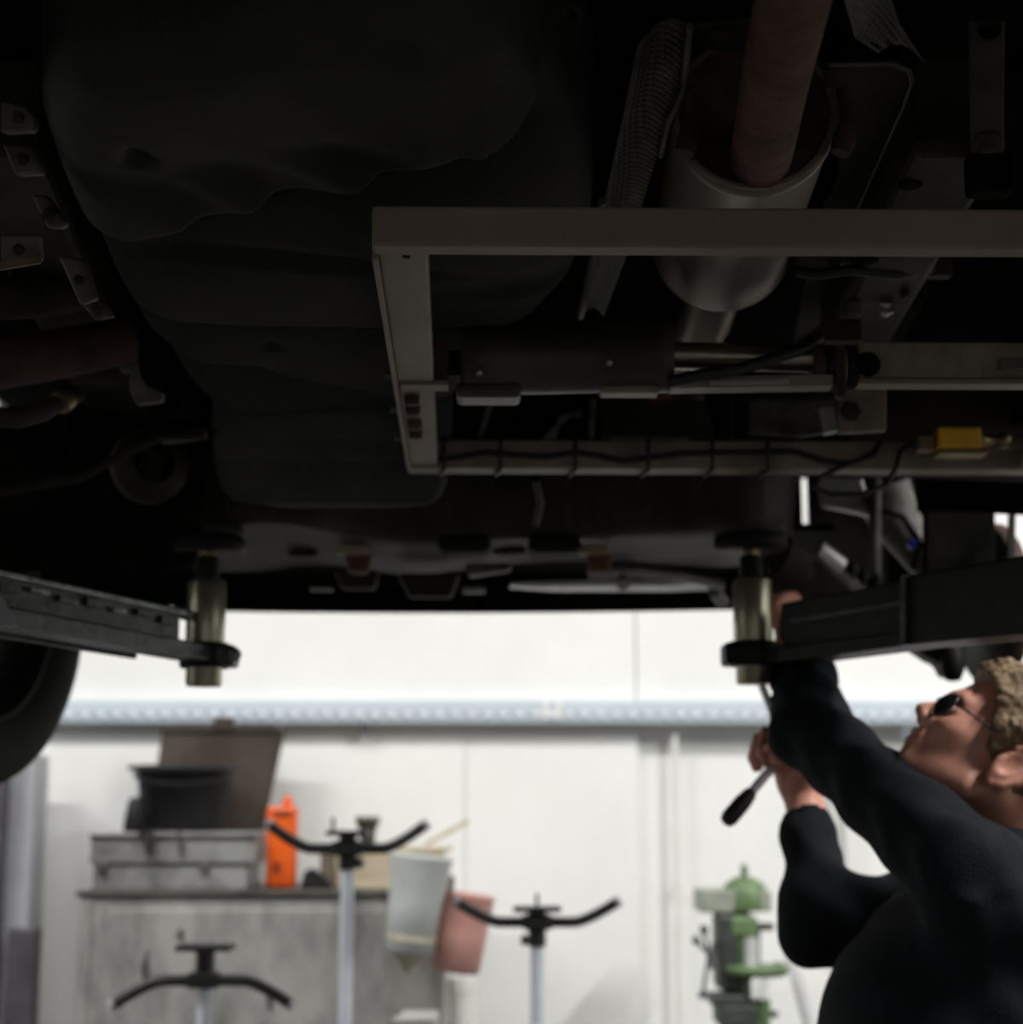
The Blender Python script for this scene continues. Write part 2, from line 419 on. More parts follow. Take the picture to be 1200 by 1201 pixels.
groove([(185, 425), (230, 440), (300, 447), (380, 458), (460, 470), (540, 476)], .032, .008, .022)
groove([(560, 60), (566, 140), (556, 200), (520, 235), (470, 300)], .004, .012, .0)
def hollow(px, py, lx, ly, ang, dep):
    global Z
    c = onz(px, py, TZ); ca, sa = math.cos(ang), math.sin(ang)
    u = (X - c.x) * ca + (Y - c.y) * sa; v = -(X - c.x) * sa + (Y - c.y) * ca
    Z += dep * np.exp(-((u / lx) ** 2) - np.where(v > 0, (v / ly) ** 4, (v / (ly * 1.7)) ** 2))
for (px, py, lx, ly, an, dp) in [(190, 245, .085, .028, .95, .020), (300, 235, .085, .030, .95, .026), (425, 212, .08, .028, .9, .022), (160, 196, .012, .014, 0, .014), (405, 270, .035, .035, .9, .018), (330, 332, .16, .012, .02, .012), (620, 345, .12, .02, -.35, .010), (270, 445, .06, .010, .1, .010), (320, 428, .012, .01, 0, .008)]:
    hollow(px, py, lx, ly, an, dp)
ok = sd > -.012
Z = np.where(sd < 0, FZ + .01, Z)
def heightfield(mask, Z):
    mb = MB(); idx = -np.ones(mask.shape, int); ii = np.argwhere(mask); idx[mask] = np.arange(len(ii))
    vs = np.stack([X[mask], Y[mask], Z[mask]], 1)
    q = mask[:-1, :-1] & mask[1:, :-1] & mask[:-1, 1:] & mask[1:, 1:]
    e = np.argwhere(q); a, c = e[:, 0], e[:, 1]
    fs = np.stack([idx[a, c], idx[a, c + 1], idx[a + 1, c + 1], idx[a + 1, c]], 1)
    return mb.add(vs.tolist(), fs.tolist(), True)
tank = obj('fuel_tank', heightfield(ok, Z), 'plastic', van, label='black moulded plastic fuel tank with ridges', recalc=False)
# --- plastic gearbox cover hanging lower behind the tank
o2 = smooth_closed([tuple(onz(x, y, z))[:2] for x, y, z in [(245, 497, 1.93), (252, 560, 1.89), (300, 590, 1.855), (330, 600, 1.85), (500, 598, 1.85), (527, 590, 1.85), (530, 563, 1.87), (532, 500, 1.93)]], 2)
gx = np.arange(min(p[0] for p in o2) - .02, max(p[0] for p in o2) + .02, st); gy = np.arange(min(p[1] for p in o2) - .02, max(p[1] for p in o2) + .02, st)
X, Y = np.meshgrid(gx, gy, indexing='ij'); sd = poly_sd(X, Y, o2)
y0, y1 = onz(400, 500, 1.93).y, onz(400, 590, 1.852).y
tt = np.clip((Y - y0) / (y1 - y0), 0, 1)
Z = 1.935 - .085 * tt; R_ = .025; t = np.clip(1 - sd / R_, 0, 1); Z = Z + R_ * (1 - np.sqrt(np.clip(1 - t * t, 0, 1)))
Z = Z + .012 * np.exp(-((tt - .55) / .07) ** 2) + .006 * np.exp(-((tt - .25) / .05) ** 2)
Z = np.where(sd < 0, FZ, Z)
cover = obj('gearbox_cover', heightfield(sd > -.012, Z), 'plastic_dusty', van, recalc=False)
for px, py, z in [(311, 556, 1.893), (326, 545, 1.905), (432, 543, 1.903)]:
    p = onz(px, py, z); obj('clip', MB().lathe([(0, -.008), (.007, -.008), (.008, .004), (.004, .02), (0, .02)], p, n=10), 'blue_clip', cover, label='small blue plastic clip')

# --- exhaust: pipe, silencer, connecting pipe, catalyst
ex = obj('exhaust_pipe', MB().tube([at(945, -75, 1.08), at(930, 0, 1.18), at(908, 100, 1.33), at(893, 184, 1.49), at(890, 192, 1.54)], .0285, 28), 'rust', van, label='rusty brown exhaust pipe')
obj('weld_bead', MB().lathe([(.028 + .005 * math.cos(a), .005 * math.sin(a)) for a in [k * PI / 4 for k in range(8)]], at(892, 186, 1.503), at(890, 192, 1.54) - at(893, 184, 1.49), 28, closed=True), 'rust_dark', ex)
ca, cb = at(884, 135, 1.50), at(846, 290, 1.90)
ax = (cb - ca); L_ = ax.length; R0 = .078
sil = obj('silencer', MB().lathe([(.02, .004), (R0 - .02, .0), (R0 - .004, -.006), (R0, -.004), (R0, .012), (R0 - .002, .02), (R0 - .001, L_ * .5), (R0, L_ - .03), (R0 + .002, L_ - .02), (R0 + .002, L_ - .008), (R0 - .004, L_), (R0 - .03, L_ + .012), (.03, L_ + .02)], ca, ax, 48), 'muffler', van, label='dull grey exhaust silencer drum')
obj('end_plate', MB().lathe([(.001, -.001), (R0 - .014, -.003), (R0 - .008, -.0075)], ca, ax, 40), 'rust_dark', sil)
ax.normalize()
obj('front_pipe', MB().tube([cb - ax * .01, at(842, 330, 1.93), at(828, 378, 2.0), at(815, 398, 2.06), at(800, 410, 2.14), at(790, 428, 2.24)], [.032, .032, .031, .03, .03, .03], 24), 'muffler', van)
cc = at(766, 462, 2.46)
cat = obj('catalyst', MB().lathe([(0, -.062), (.030, -.060), (.058, -.050), (.072, -.03), (.076, 0), (.074, .08), (.05, .12)], cc, (0, 1, -.12), 36), 'rust_dark', van)
obj('catalyst_ring', MB().lathe([(.028 + .005 * math.cos(a), -.061 + .005 * math.sin(a)) for a in [k * PI / 4 for k in range(8)]], cc, (0, 1, -.12), 30, closed=True), 'disc', cat)
for px in (808, 990):                                # rubber hangers either side of the silencer face
    p = at(px, 165, 1.47); obj('exhaust_hanger', MB().tube([p + V(0, 0, .05), p + V(.004, 0, .02), p, p + V(-.004, 0, -.012)], [.006, .007, .011, .009], 12), 'rust_dark', van)
# heat shield of embossed aluminium along the tunnel
def strip(Lp, Rp, n=6):
    rows = []
    for (a, c) in zip(Lp, Rp): rows.append([a.lerp(c, k / n) + V(0, 0, .012 * math.sin(PI * k / n)) for k in range(n + 1)])
    return rows
Lp = [onz(748, 55, 2.02), onz(728, 150, 2.02), onz(709, 236, 2.0), onz(694, 320, 1.985), onz(683, 372, 1.98)]
Rp = [onz(806, 28, 2.06), onz(798, 105, 2.05), onz(772, 180, 2.04), onz(735, 300, 2.03), onz(708, 372, 2.02)]
hs = obj('heat_shield', MB().sheet(strip(Lp, Rp), .002), 'shield_dimpled', van, label='embossed aluminium heat shield')
e = [Rp[0], Rp[0].lerp(Rp[1], .6), Rp[1], at(781, 140, Rp[1].y + .03), Rp[2]]
obj('rolled_edge', MB().tube([p + V(.002, -.004, -.004) for p in e], .0032, 8), 'chassis_light', hs)
obj('rolled_edge', MB().tube([p + V(-.002, -.002, 0) for p in Lp[2:]], .0045, 8), 'chassis_light', hs)
Lp = [onz(985, -40, 2.03), onz(990, 0, 2.03), onz(1003, 45, 2.03), onz(1030, 62, 2.03)]
Rp = [onz(1040, -40, 2.04), onz(1045, 0, 2.04), onz(1055, 30, 2.04), onz(1085, 74, 2.03)]
obj('heat_shield', MB().sheet(strip(Lp, Rp), .002), 'shield_dimpled', van)
# floor tunnel panel right of the silencer, with a light rolled edge
pA = [onz(x, y, 2.07) for x, y in [(965, 78), (1050, 72), (1070, 88), (1066, 110), (1010, 236), (960, 380), (930, 400), (960, 250), (985, 200)]]
tp = obj('tunnel_panel', MB().plate(pA, .006), 'chassis', van)
obj('rolled_edge', MB().tube([onz(x, y, 2.064) for x, y in [(972, 76), (1045, 74), (1066, 82), (1070, 96), (1060, 125), (1010, 236), (985, 305)]], .003, 8), 'shield', tp)
obj('tunnel_panel', MB().plate([onz(x, y, 2.08) for x, y in [(815, 30), (905, 18), (905, 55), (880, 60), (815, 55)]], .006), 'chassis', van, .002)
for px, py in [(846, 44), (650, 16)]:
    p = onz(px, py, 2.07); obj('bolt', MB().lathe([(0, -.008), (.006, -.008), (.007, -.002), (.012, 0), (.012, .004)], p, n=8, smooth=False), 'chassis', van)
p = onz(640, 18, 2.09); obj('bolt_boss', MB().lathe([(.03 + .004 * math.cos(a), .004 * math.sin(a)) for a in [k * PI / 4 for k in range(8)]], p, n=32, closed=True), 'chassis', van)

# --- chassis rails, brackets and brake lines
rr = obj('chassis_rail', MB().bar(onz(1125, 120, 2.05), onz(1000, 370, 2.05), .085, .10), 'chassis', van, .01)
for px, py in [(1088, 165), (1068, 218), (1018, 306)]:
    p = onz(px, py, 1.9985); obj('drain_hole', MB().lathe([(0, 0), (.012, 0), (.012, .003)], p, n=16), 'underseal', rr)
br = obj('bracket', MB().prism([at(1137, 24, 1.30), at(1180, 24, 1.30), at(1178, 180, 1.46), at(1140, 180, 1.46)], (0, .006, .004)), 'chassis', van, .002)
p = at(1160, 36, 1.305); obj('bracket_hole', MB().lathe([(0, 0), (.009, 0), (.009, .004)], p, (0, -1, 0), 14), 'underseal', br)
p = at(1158, 165, 1.44); obj('bolt', MB().lathe([(0, -.01), (.007, -.01), (.007, 0), (.012, 0), (.012, .003)], p, n=6, smooth=False), 'chassis', br)
obj('bracket_clamp', MB().box(at(1160, 205, 1.49), (.04, .03, .04)), 'underseal', van, .005)
# hoses and clips between silencer and right rail (seen below the near beam)
obj('brake_hose', MB().tube([at(935, 318, 1.85), at(960, 322, 1.84), at(1000, 316, 1.83), at(1050, 322, 1.84), at(1085, 316, 1.85), at(1105, 312, 1.88)], .006, 10), 'cable', van)
obj('hose_clip', MB().box(at(1100, 315, 1.87), (.03, .02, .022)), 'chassis', van, .003)
for (x0, y0_, x1, y1_, D, m) in [(935, 300, 970, 322, 1.86, 'chassis_light'), (985, 300, 1050, 312, 1.9, 'chassis_light'), (990, 355, 1010, 372, 1.95, 'chassis_light'), (965, 376, 1010, 402, 1.98, 'chassis'), (1056, 302, 1066, 350, 1.9, 'chassis')]:
    a = at(x0, y0_, D); c = at(x1, y1_, D)
    obj('bracket', MB().box((a + c) / 2, (abs(c.x - a.x), .02, abs(c.z - a.z))), m, van, .003)
p = at(1040, 362, 1.95); obj('bolt', MB().lathe([(0, -.01), (.006, -.01), (.006, 0), (.01, 0), (.01, .004)], p, (0, -1, .3), 8), 'alloy', van)
obj('spare_panel', MB().plate([onz(x, y, 2.09) for x, y in [(1060, 400), (1200, 400), (1240, 300), (1120, 300)]], .006), 'underseal', van)
# left side: sill rail, brackets, axle tube, hoses
lr = obj('chassis_rail', MB().bar(onz(-15, 120, 2.07), onz(150, 470, 2.07), .10, .10), 'chassis', van, .01)
for pts, D, m in [([(0, 118), (30, 124), (42, 140), (38, 154), (0, 156)], 1.35, 'chassis_light'), ([(2, 168), (40, 172), (48, 204), (18, 206)], 1.42, 'chassis_light'),
                  ([(36, 228), (52, 228), (78, 262), (72, 268), (56, 268)], 1.55, 'chassis_light'), ([(0, 275), (44, 276), (46, 306), (0, 316)], 1.5, 'chassis_light'),
                  ([(68, 300), (98, 304), (112, 352), (94, 358)], 1.72, 'chassis_light'), ([(95, 356), (118, 352), (132, 372), (112, 376)], 1.78, 'chassis_light')]:
    q = obj('bracket', MB().prism([at(x, y, D) for x, y in pts], (0, .02, .006)), m, van, .003)
    cx = sum(x for x, y in pts) / len(pts); cy = sum(y for x, y in pts) / len(pts)
    obj('bolt', MB().lathe([(0, -.005), (.0045, -.005), (.0055, 0), (.009, .001), (.009, .004)], at(cx, cy, D), (0, 1, 0), 10), 'chassis', q)
obj('bracket_edge', MB().prism([at(0, 306, 1.498), at(46, 301, 1.498), at(47, 308, 1.498), at(0, 316, 1.498)], (0, .004, 0)), 'brass', van)
obj('axle_tube', MB().tube([at(-60, 430, 2.0), at(0, 424, 2.02), at(70, 415, 2.05), at(150, 400, 2.1)], [.036, .034, .031, .03], 20), 'rust_dark', van)
obj('axle_tube', MB().tube([at(-60, 352, 1.9), at(40, 348, 1.93), at(105, 338, 1.97)], .026, 18), 'chassis', van)
obj('hose', MB().tube([at(-30, 488, 2.1), at(20, 492, 2.1), at(50, 484, 2.12), at(70, 470, 2.14), at(92, 462, 2.16)], .012, 12), 'chassis', van)
obj('hose_clamp', MB().tube([at(70, 473, 2.13), at(78, 467, 2.14)], .0155, 14), 'brass', van)
obj('hanger_bracket', MB().prism([at(x, y, 2.12) for x, y in [(140, 424), (160, 421), (164, 440), (172, 452), (192, 460), (190, 470), (160, 474), (152, 458), (152, 434), (141, 436)]], (0, .015, 0)), 'chassis_light', van, .002)
obj('handbrake_cable', MB().tube([at(-40, 585, 2.3), at(60, 566, 2.3), at(95, 560, 2.3), at(140, 535, 2.3), at(190, 512, 2.3), at(240, 510, 2.3)], .006, 10), 'chassis', van)
obj('link_rod', MB().tube([at(20, 680, 2.6), at(80, 655, 2.6), at(185, 625, 2.6)], .008, 10), 'chassis', van)
obj('arch_liner', MB().sheet([[at(x, y, D) for x, y, D in r] for r in [[(-40, 480, 2.45), (100, 480, 2.45), (245, 500, 2.45)], [(-40, 600, 2.5), (100, 600, 2.5), (240, 600, 2.5)], [(-40, 690, 2.62), (100, 690, 2.62), (230, 660, 2.62)]]], .004), 'underseal', van)
obj('drive_flange', MB().lathe([(0, -.02), (.03, -.02), (.034, 0), (.055, .004), (.055, .03), (.03, .04)], at(170, 548, 2.42), (.6, -1, 0), 24), 'chassis', van)
obj('spring_seat', MB().lathe([(0, 0), (.018, 0), (.024, .03), (.02, .07)], at(175, 585, 2.42), (0, 0, 1), 18), 'chassis', van)
obj('panel_joint', MB().tube([at(190, 515, 2.36), at(215, 513, 2.36), at(243, 508, 2.36)], .008, 10), 'chassis_light', van)

# --- beige steel frame of the under-floor lift with its hydraulic ram
LZ = 1.880
N0, N1, F0, F1 = 1.40, 1.427, 2.355, 2.40
fr_l = at(436, 290, N0).x
nb = obj('frame_beam', MB().box(((fr_l + .80) / 2, (N0 + N1) / 2, LZ + .018), (.80 - fr_l, N1 - N0, .036)), 'beige_paint', van, .003, label='beige painted steel beam nearest the camera')
for px in (453, 461):
    pass
obj('weld_slot', MB().tube([at(472, 306, N1 + .005) + V(0, 0, .004), at(481, 307, N1 + .005) + V(0, 0, .004)], .0016, 6), 'rust_dark', nb)
a0 = at(472, 292, N1).x; a1 = at(497, 553, F0).x
sm_ = obj('frame_side_member', MB().prism([(a0 - .022, N1 + .001, LZ + .004), (a0 + .022, N1 + .001, LZ + .004), (a1 + .019, F0 - .001, LZ + .004), (a1 - .019, F0 - .001, LZ + .004)], (0, 0, .028)), 'beige_paint', van, .002, label='beige steel side member')
obj('flange', MB().prism([(a0 - .0265, N1 + .001, LZ - .004), (a0 - .0215, N1 + .001, LZ - .004), (a1 - .0185, F0 - .001, LZ - .004), (a1 - .0235, F0 - .001, LZ - .004)], (0, 0, .036)), 'beige_paint', sm_, .001)
obj('frame_side_member', MB().bar((.775, N1 + .001, LZ + .018), (.775, F0 - .001, LZ + .018), .044, .028), 'beige_paint', van, .002)
for yy in (1.86, 2.02, 2.18):                         # bolts through the flange
    f = (yy - N1) / (F0 - N1); xx = a0 + (a1 - a0) * f - .026
    obj('bolt', MB().lathe([(0, -.008), (.005, -.008), (.005, 0), (.008, 0), (.008, .004), (0, .004)], (xx, yy, LZ + .005), (1, 0, 0), 8, False), 'chassis_light', sm_)
for yy in (1.95, 2.0, 2.08, 2.13):
    f = (yy - N1) / (F0 - N1); xx = a0 + (a1 - a0) * f - .006
    obj('nut', MB().lathe([(0, -.012), (.008, -.012), (.0095, -.006), (.0095, 0), (.012, 0), (.012, .003)], (xx, yy, LZ + .005), (0, 0, 1), 10), 'rust_dark', sm_)
fb = obj('frame_beam', MB().box((((at(477, 553, F0).x) + .80) / 2, (F0 + F1) / 2, LZ + .0205), (.80 - at(477, 553, F0).x, F1 - F0, .041)), 'beige_worn', van, .003, label='worn beige steel beam with a cable tied along it')
cab = [(492, 530), (512, 540), (540, 536), (570, 531), (600, 534), (640, 536), (676, 531), (700, 534), (730, 541), (758, 538), (800, 532), (850, 531), (900, 531), (930, 529), (965, 540), (1000, 545), (1025, 532), (1035, 517)]
obj('cable', MB().tube([at(x, y, F0 - .005) for x, y in cab], .0042, 10), 'cable', fb)
obj('cable', MB().tube([at(x, y, F0 - .012) for x, y in [(1035, 517), (1025, 535), (985, 548), (962, 560), (956, 572), (975, 580), (1010, 580), (1040, 568), (1052, 548), (1056, 530), (1068, 521), (1080, 521)]], .004, 10), 'cable', fb)
for px in (521, 587, 675, 760, 835, 900):
    x = at(px, 535, F0).x; h = .041
    obj('cable_tie', MB().tube([(x, F0 - .003, LZ + h + .003), (x, F0 - .010, LZ + .022), (x, F0 - .003, LZ - .002), (x - .004, F0 + .016, LZ - .003), (x - .006, F1 + .002, LZ - .003), (x - .006, F1 + .003, LZ + h)], .0028, 6), 'cable', fb)
    obj('cable_tie_end', MB().bar((x - .006, F1 - .004, LZ - .003), (x - .012, F1 + .006, LZ - .016), .004, .002), 'cable', fb)
# yellow valve block on the far beam
VD = 2.32
vb = obj('valve_block', MB().box((at(1097, 517, VD) + at(1147, 517, VD)) / 2, (at(1147, 517, VD).x - at(1097, 517, VD).x, .04, .030)), 'yellow', van, .003, label='yellow valve block on the frame')
obj('valve_base', MB().box((at(1097, 533, VD) + at(1155, 533, VD)) / 2, (.068, .04, .006)), 'brass', vb, .001)
obj('connector', MB().box(at(1084, 521, VD), (.024, .028, .022)), 'brass', vb, .003)
obj('fitting', MB().lathe([(0, -.012), (.010, -.012), (.010, 0), (.007, .002), (.007, .02), (.011, .022), (.011, .034), (0, .034)], at(1155, 517, VD), (1, 0, 0), 12), 'brass', vb)
obj('fitting', MB().tube([at(1165, 521, VD), at(1182, 521, VD), at(1215, 521, VD)], .006, 10), 'chassis_light', vb)
# hydraulic ram across the frame
CD = 1.92
cA, cB = at(540, 424, CD), at(787, 418, CD)
axr = (cB - cA).normalized(); Lr = (cB - cA).length; rc = .0415
ram = obj('hydraulic_cylinder', MB().lathe([(0, 0), (rc - .006, 0), (rc, .006), (rc, .048), (rc - .001, .05), (rc - .001, Lr - .02), (rc + .001, Lr - .019), (rc + .001, Lr - .003), (rc - .003, Lr), (.02, Lr)], cA, axr, 44), 'cylinder_paint', van, label='dark hydraulic cylinder slung across the frame')
obj('cylinder_foot', MB().box(at(573, 462, CD) , (.075, .05, .018)), 'cylinder_paint', ram, .006)
obj('cylinder_foot', MB().box(at(738, 459, CD), (.068, .03, .010)), 'beige_worn', ram, .003)
for px, py in [(562, 437), (715, 425)]:
    obj('grease_nipple', MB().lathe([(0, -.006), (.003, -.006), (.004, 0), (.004, .004)], at(px, py, CD - rc + .001), (0, 1, 0), 10), 'alloy', ram)
obj('clevis_bracket', MB().box(at(500, 428, CD), (.052, .06, .045)), 'rust_dark', van, .004)
obj('clevis_lip', MB().box(at(498, 453, CD - .02), (.055, .03, .005)), 'beige_paint', van, .001)
obj('clevis_pin', MB().tube([at(515, 428, CD), at(545, 425, CD)], .016, 16), 'black_steel', van)
rod = obj('piston_rod', MB().tube([at(785, 417, CD), at(960, 421, CD)], .0165, 22), 'rod', van, label='worn bare metal piston rod')
obj('guide_bar', MB().bar(at(785, 452, CD - .01), at(975, 449, CD - .01), .03, .014), 'beige_worn', van, .002)
obj('scuffed_strip', MB().bar(at(832, 449, CD - .027), at(925, 447, CD - .027), .003, .006), 'alloy', van, .001)
obj('hose', MB().tube([at(785, 448, CD - .03), at(820, 440, CD - .035), at(870, 432, CD - .035), at(915, 418, CD - .03), at(945, 408, CD - .02), at(960, 396, CD)], .007, 10), 'cable', van)
for px, wpx, m in [(958, 12, 'rust_dark'), (972, 10, 'black_steel'), (985, 8, 'beige_worn'), (995, 8, 'black_steel')]:
    obj('collar', MB().tube([at(px - wpx / 2, 432, CD), at(px + wpx / 2, 432, CD)], .027, 20), m, van)
obj('clamp_plate', MB().box(at(985, 440, CD - .02), (.012, .02, .055)), 'rust_dark', van, .003)
ch = obj('cross_channel', MB().box((at(1003, 427, CD) + at(1290, 427, CD)) / 2, (at(1290, 427, CD).x - at(1003, 427, CD).x, .035, .043)), 'beige_worn', van, .002, label='stained beige steel cross channel')
obj('channel_lip', MB().box((at(1003, 453, CD) + at(1290, 453, CD)) / 2 + V(0, -.008, 0), (at(1290, 427, CD).x - at(1003, 427, CD).x, .03, .006)), 'beige_paint', ch, .001)
obj('channel_hole', MB().lathe([(0, -.004), (.0135, -.004), (.014, 0), (.0155, .001), (.0155, .003)], at(1018, 427, CD - .018), (0, 1, 0), 24), 'underseal', ch)
obj('scuffed_strip', MB().bar(at(1172, 428, CD - .02), at(1215, 426, CD - .02), .003, .014), 'rod', ch, .001)
# mountings seen through the frame between ram and far beam
for pts, D, m in [([(560, 512), (566, 512), (578, 474), (570, 474)], 2.36, 'chassis_light'), ([(640, 512), (652, 512), (655, 488), (684, 478), (682, 486), (655, 498)], 2.36, 'chassis_light'), ([(690, 512), (697, 512), (700, 468), (692, 468)], 2.35, 'chassis_light'),
                  ([(706, 470), (828, 470), (838, 512), (706, 512)], 2.40, 'chassis'), ([(880, 468), (980, 468), (985, 505), (940, 512), (880, 508)], 2.40, 'chassis_light'), ([(985, 455), (1040, 455), (1040, 505), (985, 508)], 2.20, 'beige_worn')]:
    obj('mounting', MB().prism([at(x, y, D) for x, y in pts], (0, .012, .0)), m, van, .002)
obj('bolt', MB().lathe([(0, -.012), (.009, -.012), (.009, 0), (.014, 0), (.014, .004)], at(998, 482, 2.19), (0, 1, 0), 6, False), 'chassis', van)
obj('bolt', MB().tube([at(968, 480, 2.36), at(974, 508, 2.36)], .011, 12), 'alloy', van)

# --- front subframe far behind the frame
SZ = 1.83
sub_o = smooth_closed([tuple(onz(x, y, SZ))[:2] for x, y in [(205, 640), (235, 618), (330, 612), (420, 628), (560, 632), (680, 632), (780, 620), (900, 606), (935, 630), (925, 662), (850, 668), (780, 660), (680, 662), (560, 668), (470, 676), (380, 664), (300, 676), (215, 668)]], 2)
gx = np.arange(min(p[0] for p in sub_o) - .02, max(p[0] for p in sub_o) + .02, .008); gy = np.arange(min(p[1] for p in sub_o) - .02, max(p[1] for p in sub_o) + .02, .008)
X, Y = np.meshgrid(gx, gy, indexing='ij'); sd = poly_sd(X, Y, sub_o)
t = np.clip(1 - sd / .03, 0, 1); Z = SZ + .03 * (1 - np.sqrt(np.clip(1 - t * t, 0, 1))) + .008 * np.sin(X * 14) * np.clip(sd / .05, 0, 1)
Z = np.where(sd < 0, SZ + .12, Z)
sf = obj('subframe', heightfield(sd > -.018, Z), 'chassis', van, label='pressed steel front subframe', recalc=False)
for px, py in [(545, 641), (650, 641)]:
    p = onz(px, py, SZ - .006); b = MB()
    b.box(p, (.085, .09, .03)); obj('rubber_block', b, 'rubber', sf, .014)
for px, py, r in [(598, 648, .028), (355, 651, .026), (765, 648, .03), (250, 646, .03)]:
    b = MB(); p = onz(px, py, SZ - .001); b.lathe([(0, 0), (r, 0), (r, .004)], p, n=24); obj('subframe_hole', b, 'underseal', sf)
for px in (413, 696):
    obj('bush', MB().box(at(px, 645, 2.72), (.048, .02, .016)), 'tan_tag', sf, .004, label='small tan bush')
    obj('bush_bolt', MB().lathe([(0, -.02), (.018, -.02), (.02, 0), (.024, .004)], at(px + 8, 657, 2.74), (0, .2, 1), 16), 'rust', sf)
for k, (pts, D, m) in enumerate([([(465, 672), (540, 672), (530, 700), (480, 700)], 2.9, 'chassis'), ([(545, 660), (600, 660), (600, 668), (550, 676)], 2.85, 'chassis_light'), ([(390, 668), (445, 668), (440, 690), (400, 690)], 2.85, 'chassis')]):
    obj('engine_mount', MB().prism([at(x, y, D) for x, y in pts], (0, .03, 0)), m, van, .006)
obj('clip_plate', MB().box(at(556, 692, 3.05), (.04, .01, .011)), 'alloy', van, .002)
obj('clip_plate', MB().box(at(377, 691, 3.05), (.04, .01, .007)), 'alloy', van, .002)
ud = obj('alloy_undershield', MB().sheet([[at(x, y, D) for x, y, D in r] for r in [[(600, 685, 2.95), (650, 683, 2.95), (720, 682, 2.95), (780, 682, 2.95), (850, 681, 2.95)], [(598, 690, 3.0), (650, 694, 3.0), (720, 694, 3.0), (790, 694, 3.0), (838, 692, 3.0)]]], .004), 'alloy', van, label='scuffed light alloy undershield')
obj('bolt', MB().lathe([(0, -.01), (.012, -.01), (.014, 0), (.014, .006)], at(731, 684, 2.93), (0, 1, .2), 16), 'alloy', ud)
obj('coolant_pipe', MB().tube([at(690, 672, 2.95), at(750, 670, 2.95), at(800, 676, 2.95), at(850, 686, 2.95)], .010, 10), 'alloy', van)
obj('coolant_pipe', MB().tube([at(838, 693, 3.0), at(848, 706, 3.05)], .012, 10), 'chassis_light', van)
obj('hose', MB().tube([at(628, 562, 2.5), at(634, 590, 2.55), at(628, 615, 2.6)], .006, 10), 'cable', van)
obj('engine_block', MB().box((-.05, 3.05, 2.05), (.95, .45, .22)), 'underseal', van, .03)

# --- suspension on the right, wheel taken off: strut, drive shaft boot, knuckle, disc
obj('lower_arm', MB().tube([at(905, 655, 2.72), at(960, 690, 2.76), at(1020, 712, 2.8), at(1090, 735, 2.84)], [.05, .045, .035, .03], 14), 'chassis', van)
obj('lower_arm_plate', MB().prism([at(x, y, 2.70) for x, y in [(900, 662), (960, 655), (1000, 690), (1010, 712), (912, 716)]], (0, .03, .0)), 'chassis', van, .006)
kn = obj('steering_knuckle', MB().tube([at(1035, 575, 2.85), at(1050, 610, 2.85), at(1085, 660, 2.85), at(1130, 700, 2.85)], [.05, .042, .03, .04], 16), 'chassis_light', van)
for k in range(5):
    p = at(968 + 14 * k, 668 + 5 * k, 2.78); obj('boot_fold', MB().lathe([(.030 - .004 * k + .008 * math.cos(a), .008 * math.sin(a)) for a in [j * PI / 4 for j in range(8)]], p, at(1040, 694, 2.78) - at(968, 668, 2.78), 20, closed=True), 'rubber', kn)
obj('boot_clamp', MB().tube([at(955, 656, 2.76), at(985, 672, 2.76)], [.034, .026], 18), 'alloy', van)
obj('flange_plate', MB().prism([at(x, y, 2.83) for x, y in [(955, 560), (1012, 560), (1020, 585), (1055, 600), (1060, 620), (1010, 602), (960, 592)]], (0, .02, 0)), 'alloy', van, .005)
obj('strut', MB().tube([at(1027, 562, 2.8), at(1027, 690, 2.8)], .010, 14), 'chassis_light', van)
obj('strut', MB().tube([at(1067, 560, 2.95), at(1072, 700, 2.95)], [.045, .045], 18), 'underseal', van)
obj('brake_hose', MB().tube([at(1036, 600, 2.8), at(1060, 606, 2.78), at(1080, 640, 2.78), at(1070, 670, 2.78)], .007, 10), 'cable', van)
obj('blue_connector', MB().lathe([(0, -.008), (.008, -.008), (.008, .01), (0, .01)], at(1071, 638, 2.77), (0, 1, 0), 10), 'blue_clip', van)
HX = at(1162, 760, 2.9)
dc = obj('brake_disc', MB().lathe([(0, -.03), (.06, -.03), (.068, -.008), (.135, -.008), (.138, -.004), (.138, .012), (.135, .016), (.03, .016), (0, .016)], (HX.x, 2.9, 1.755), (1, .12, 0), 48), 'black_steel', van, label='brake disc with the wheel taken off')
obj('disc_rim', MB().lathe([(.136, -.009), (.1395, -.006), (.1395, .014), (.136, .017)], (HX.x, 2.9, 1.755), (1, .12, 0), 48), 'rust_dark', dc)
cal = obj('brake_caliper', MB().prism([at(x, y, 2.8) for x, y in [(1040, 738), (1095, 742), (1130, 738), (1132, 764), (1130, 778), (1120, 792), (1111, 793), (1106, 782), (1100, 775), (1094, 774)]], (0, .06, 0)), 'black_steel', van, .006)
obj('ball_joint', MB().lathe([(0, -.03), (.012, -.028), (.02, -.01), (.02, .02), (.012, .03)], at(1117, 778, 2.79), (0, 0, 1), 18), 'black_steel', cal)
obj('tie_rod', MB().tube([at(1020, 738, 2.78), at(1090, 741, 2.78), at(1200, 741, 2.78)], .010, 12), 'disc', van)
obj('arch_liner', MB().sheet([[at(x, y, D) for x, y, D in r] for r in [[(1075, 548, 2.7), (1120, 548, 2.7), (1230, 548, 2.6)], [(1075, 600, 2.72), (1120, 600, 2.72), (1230, 606, 2.62)]]], .004), 'underseal', van)
obj('arch_liner', MB().prism([at(x, y, 2.75) for x, y in [(1085, 590), (1168, 590), (1168, 700), (1085, 700)]], (0, .02, 0)), 'underseal', van, .004)
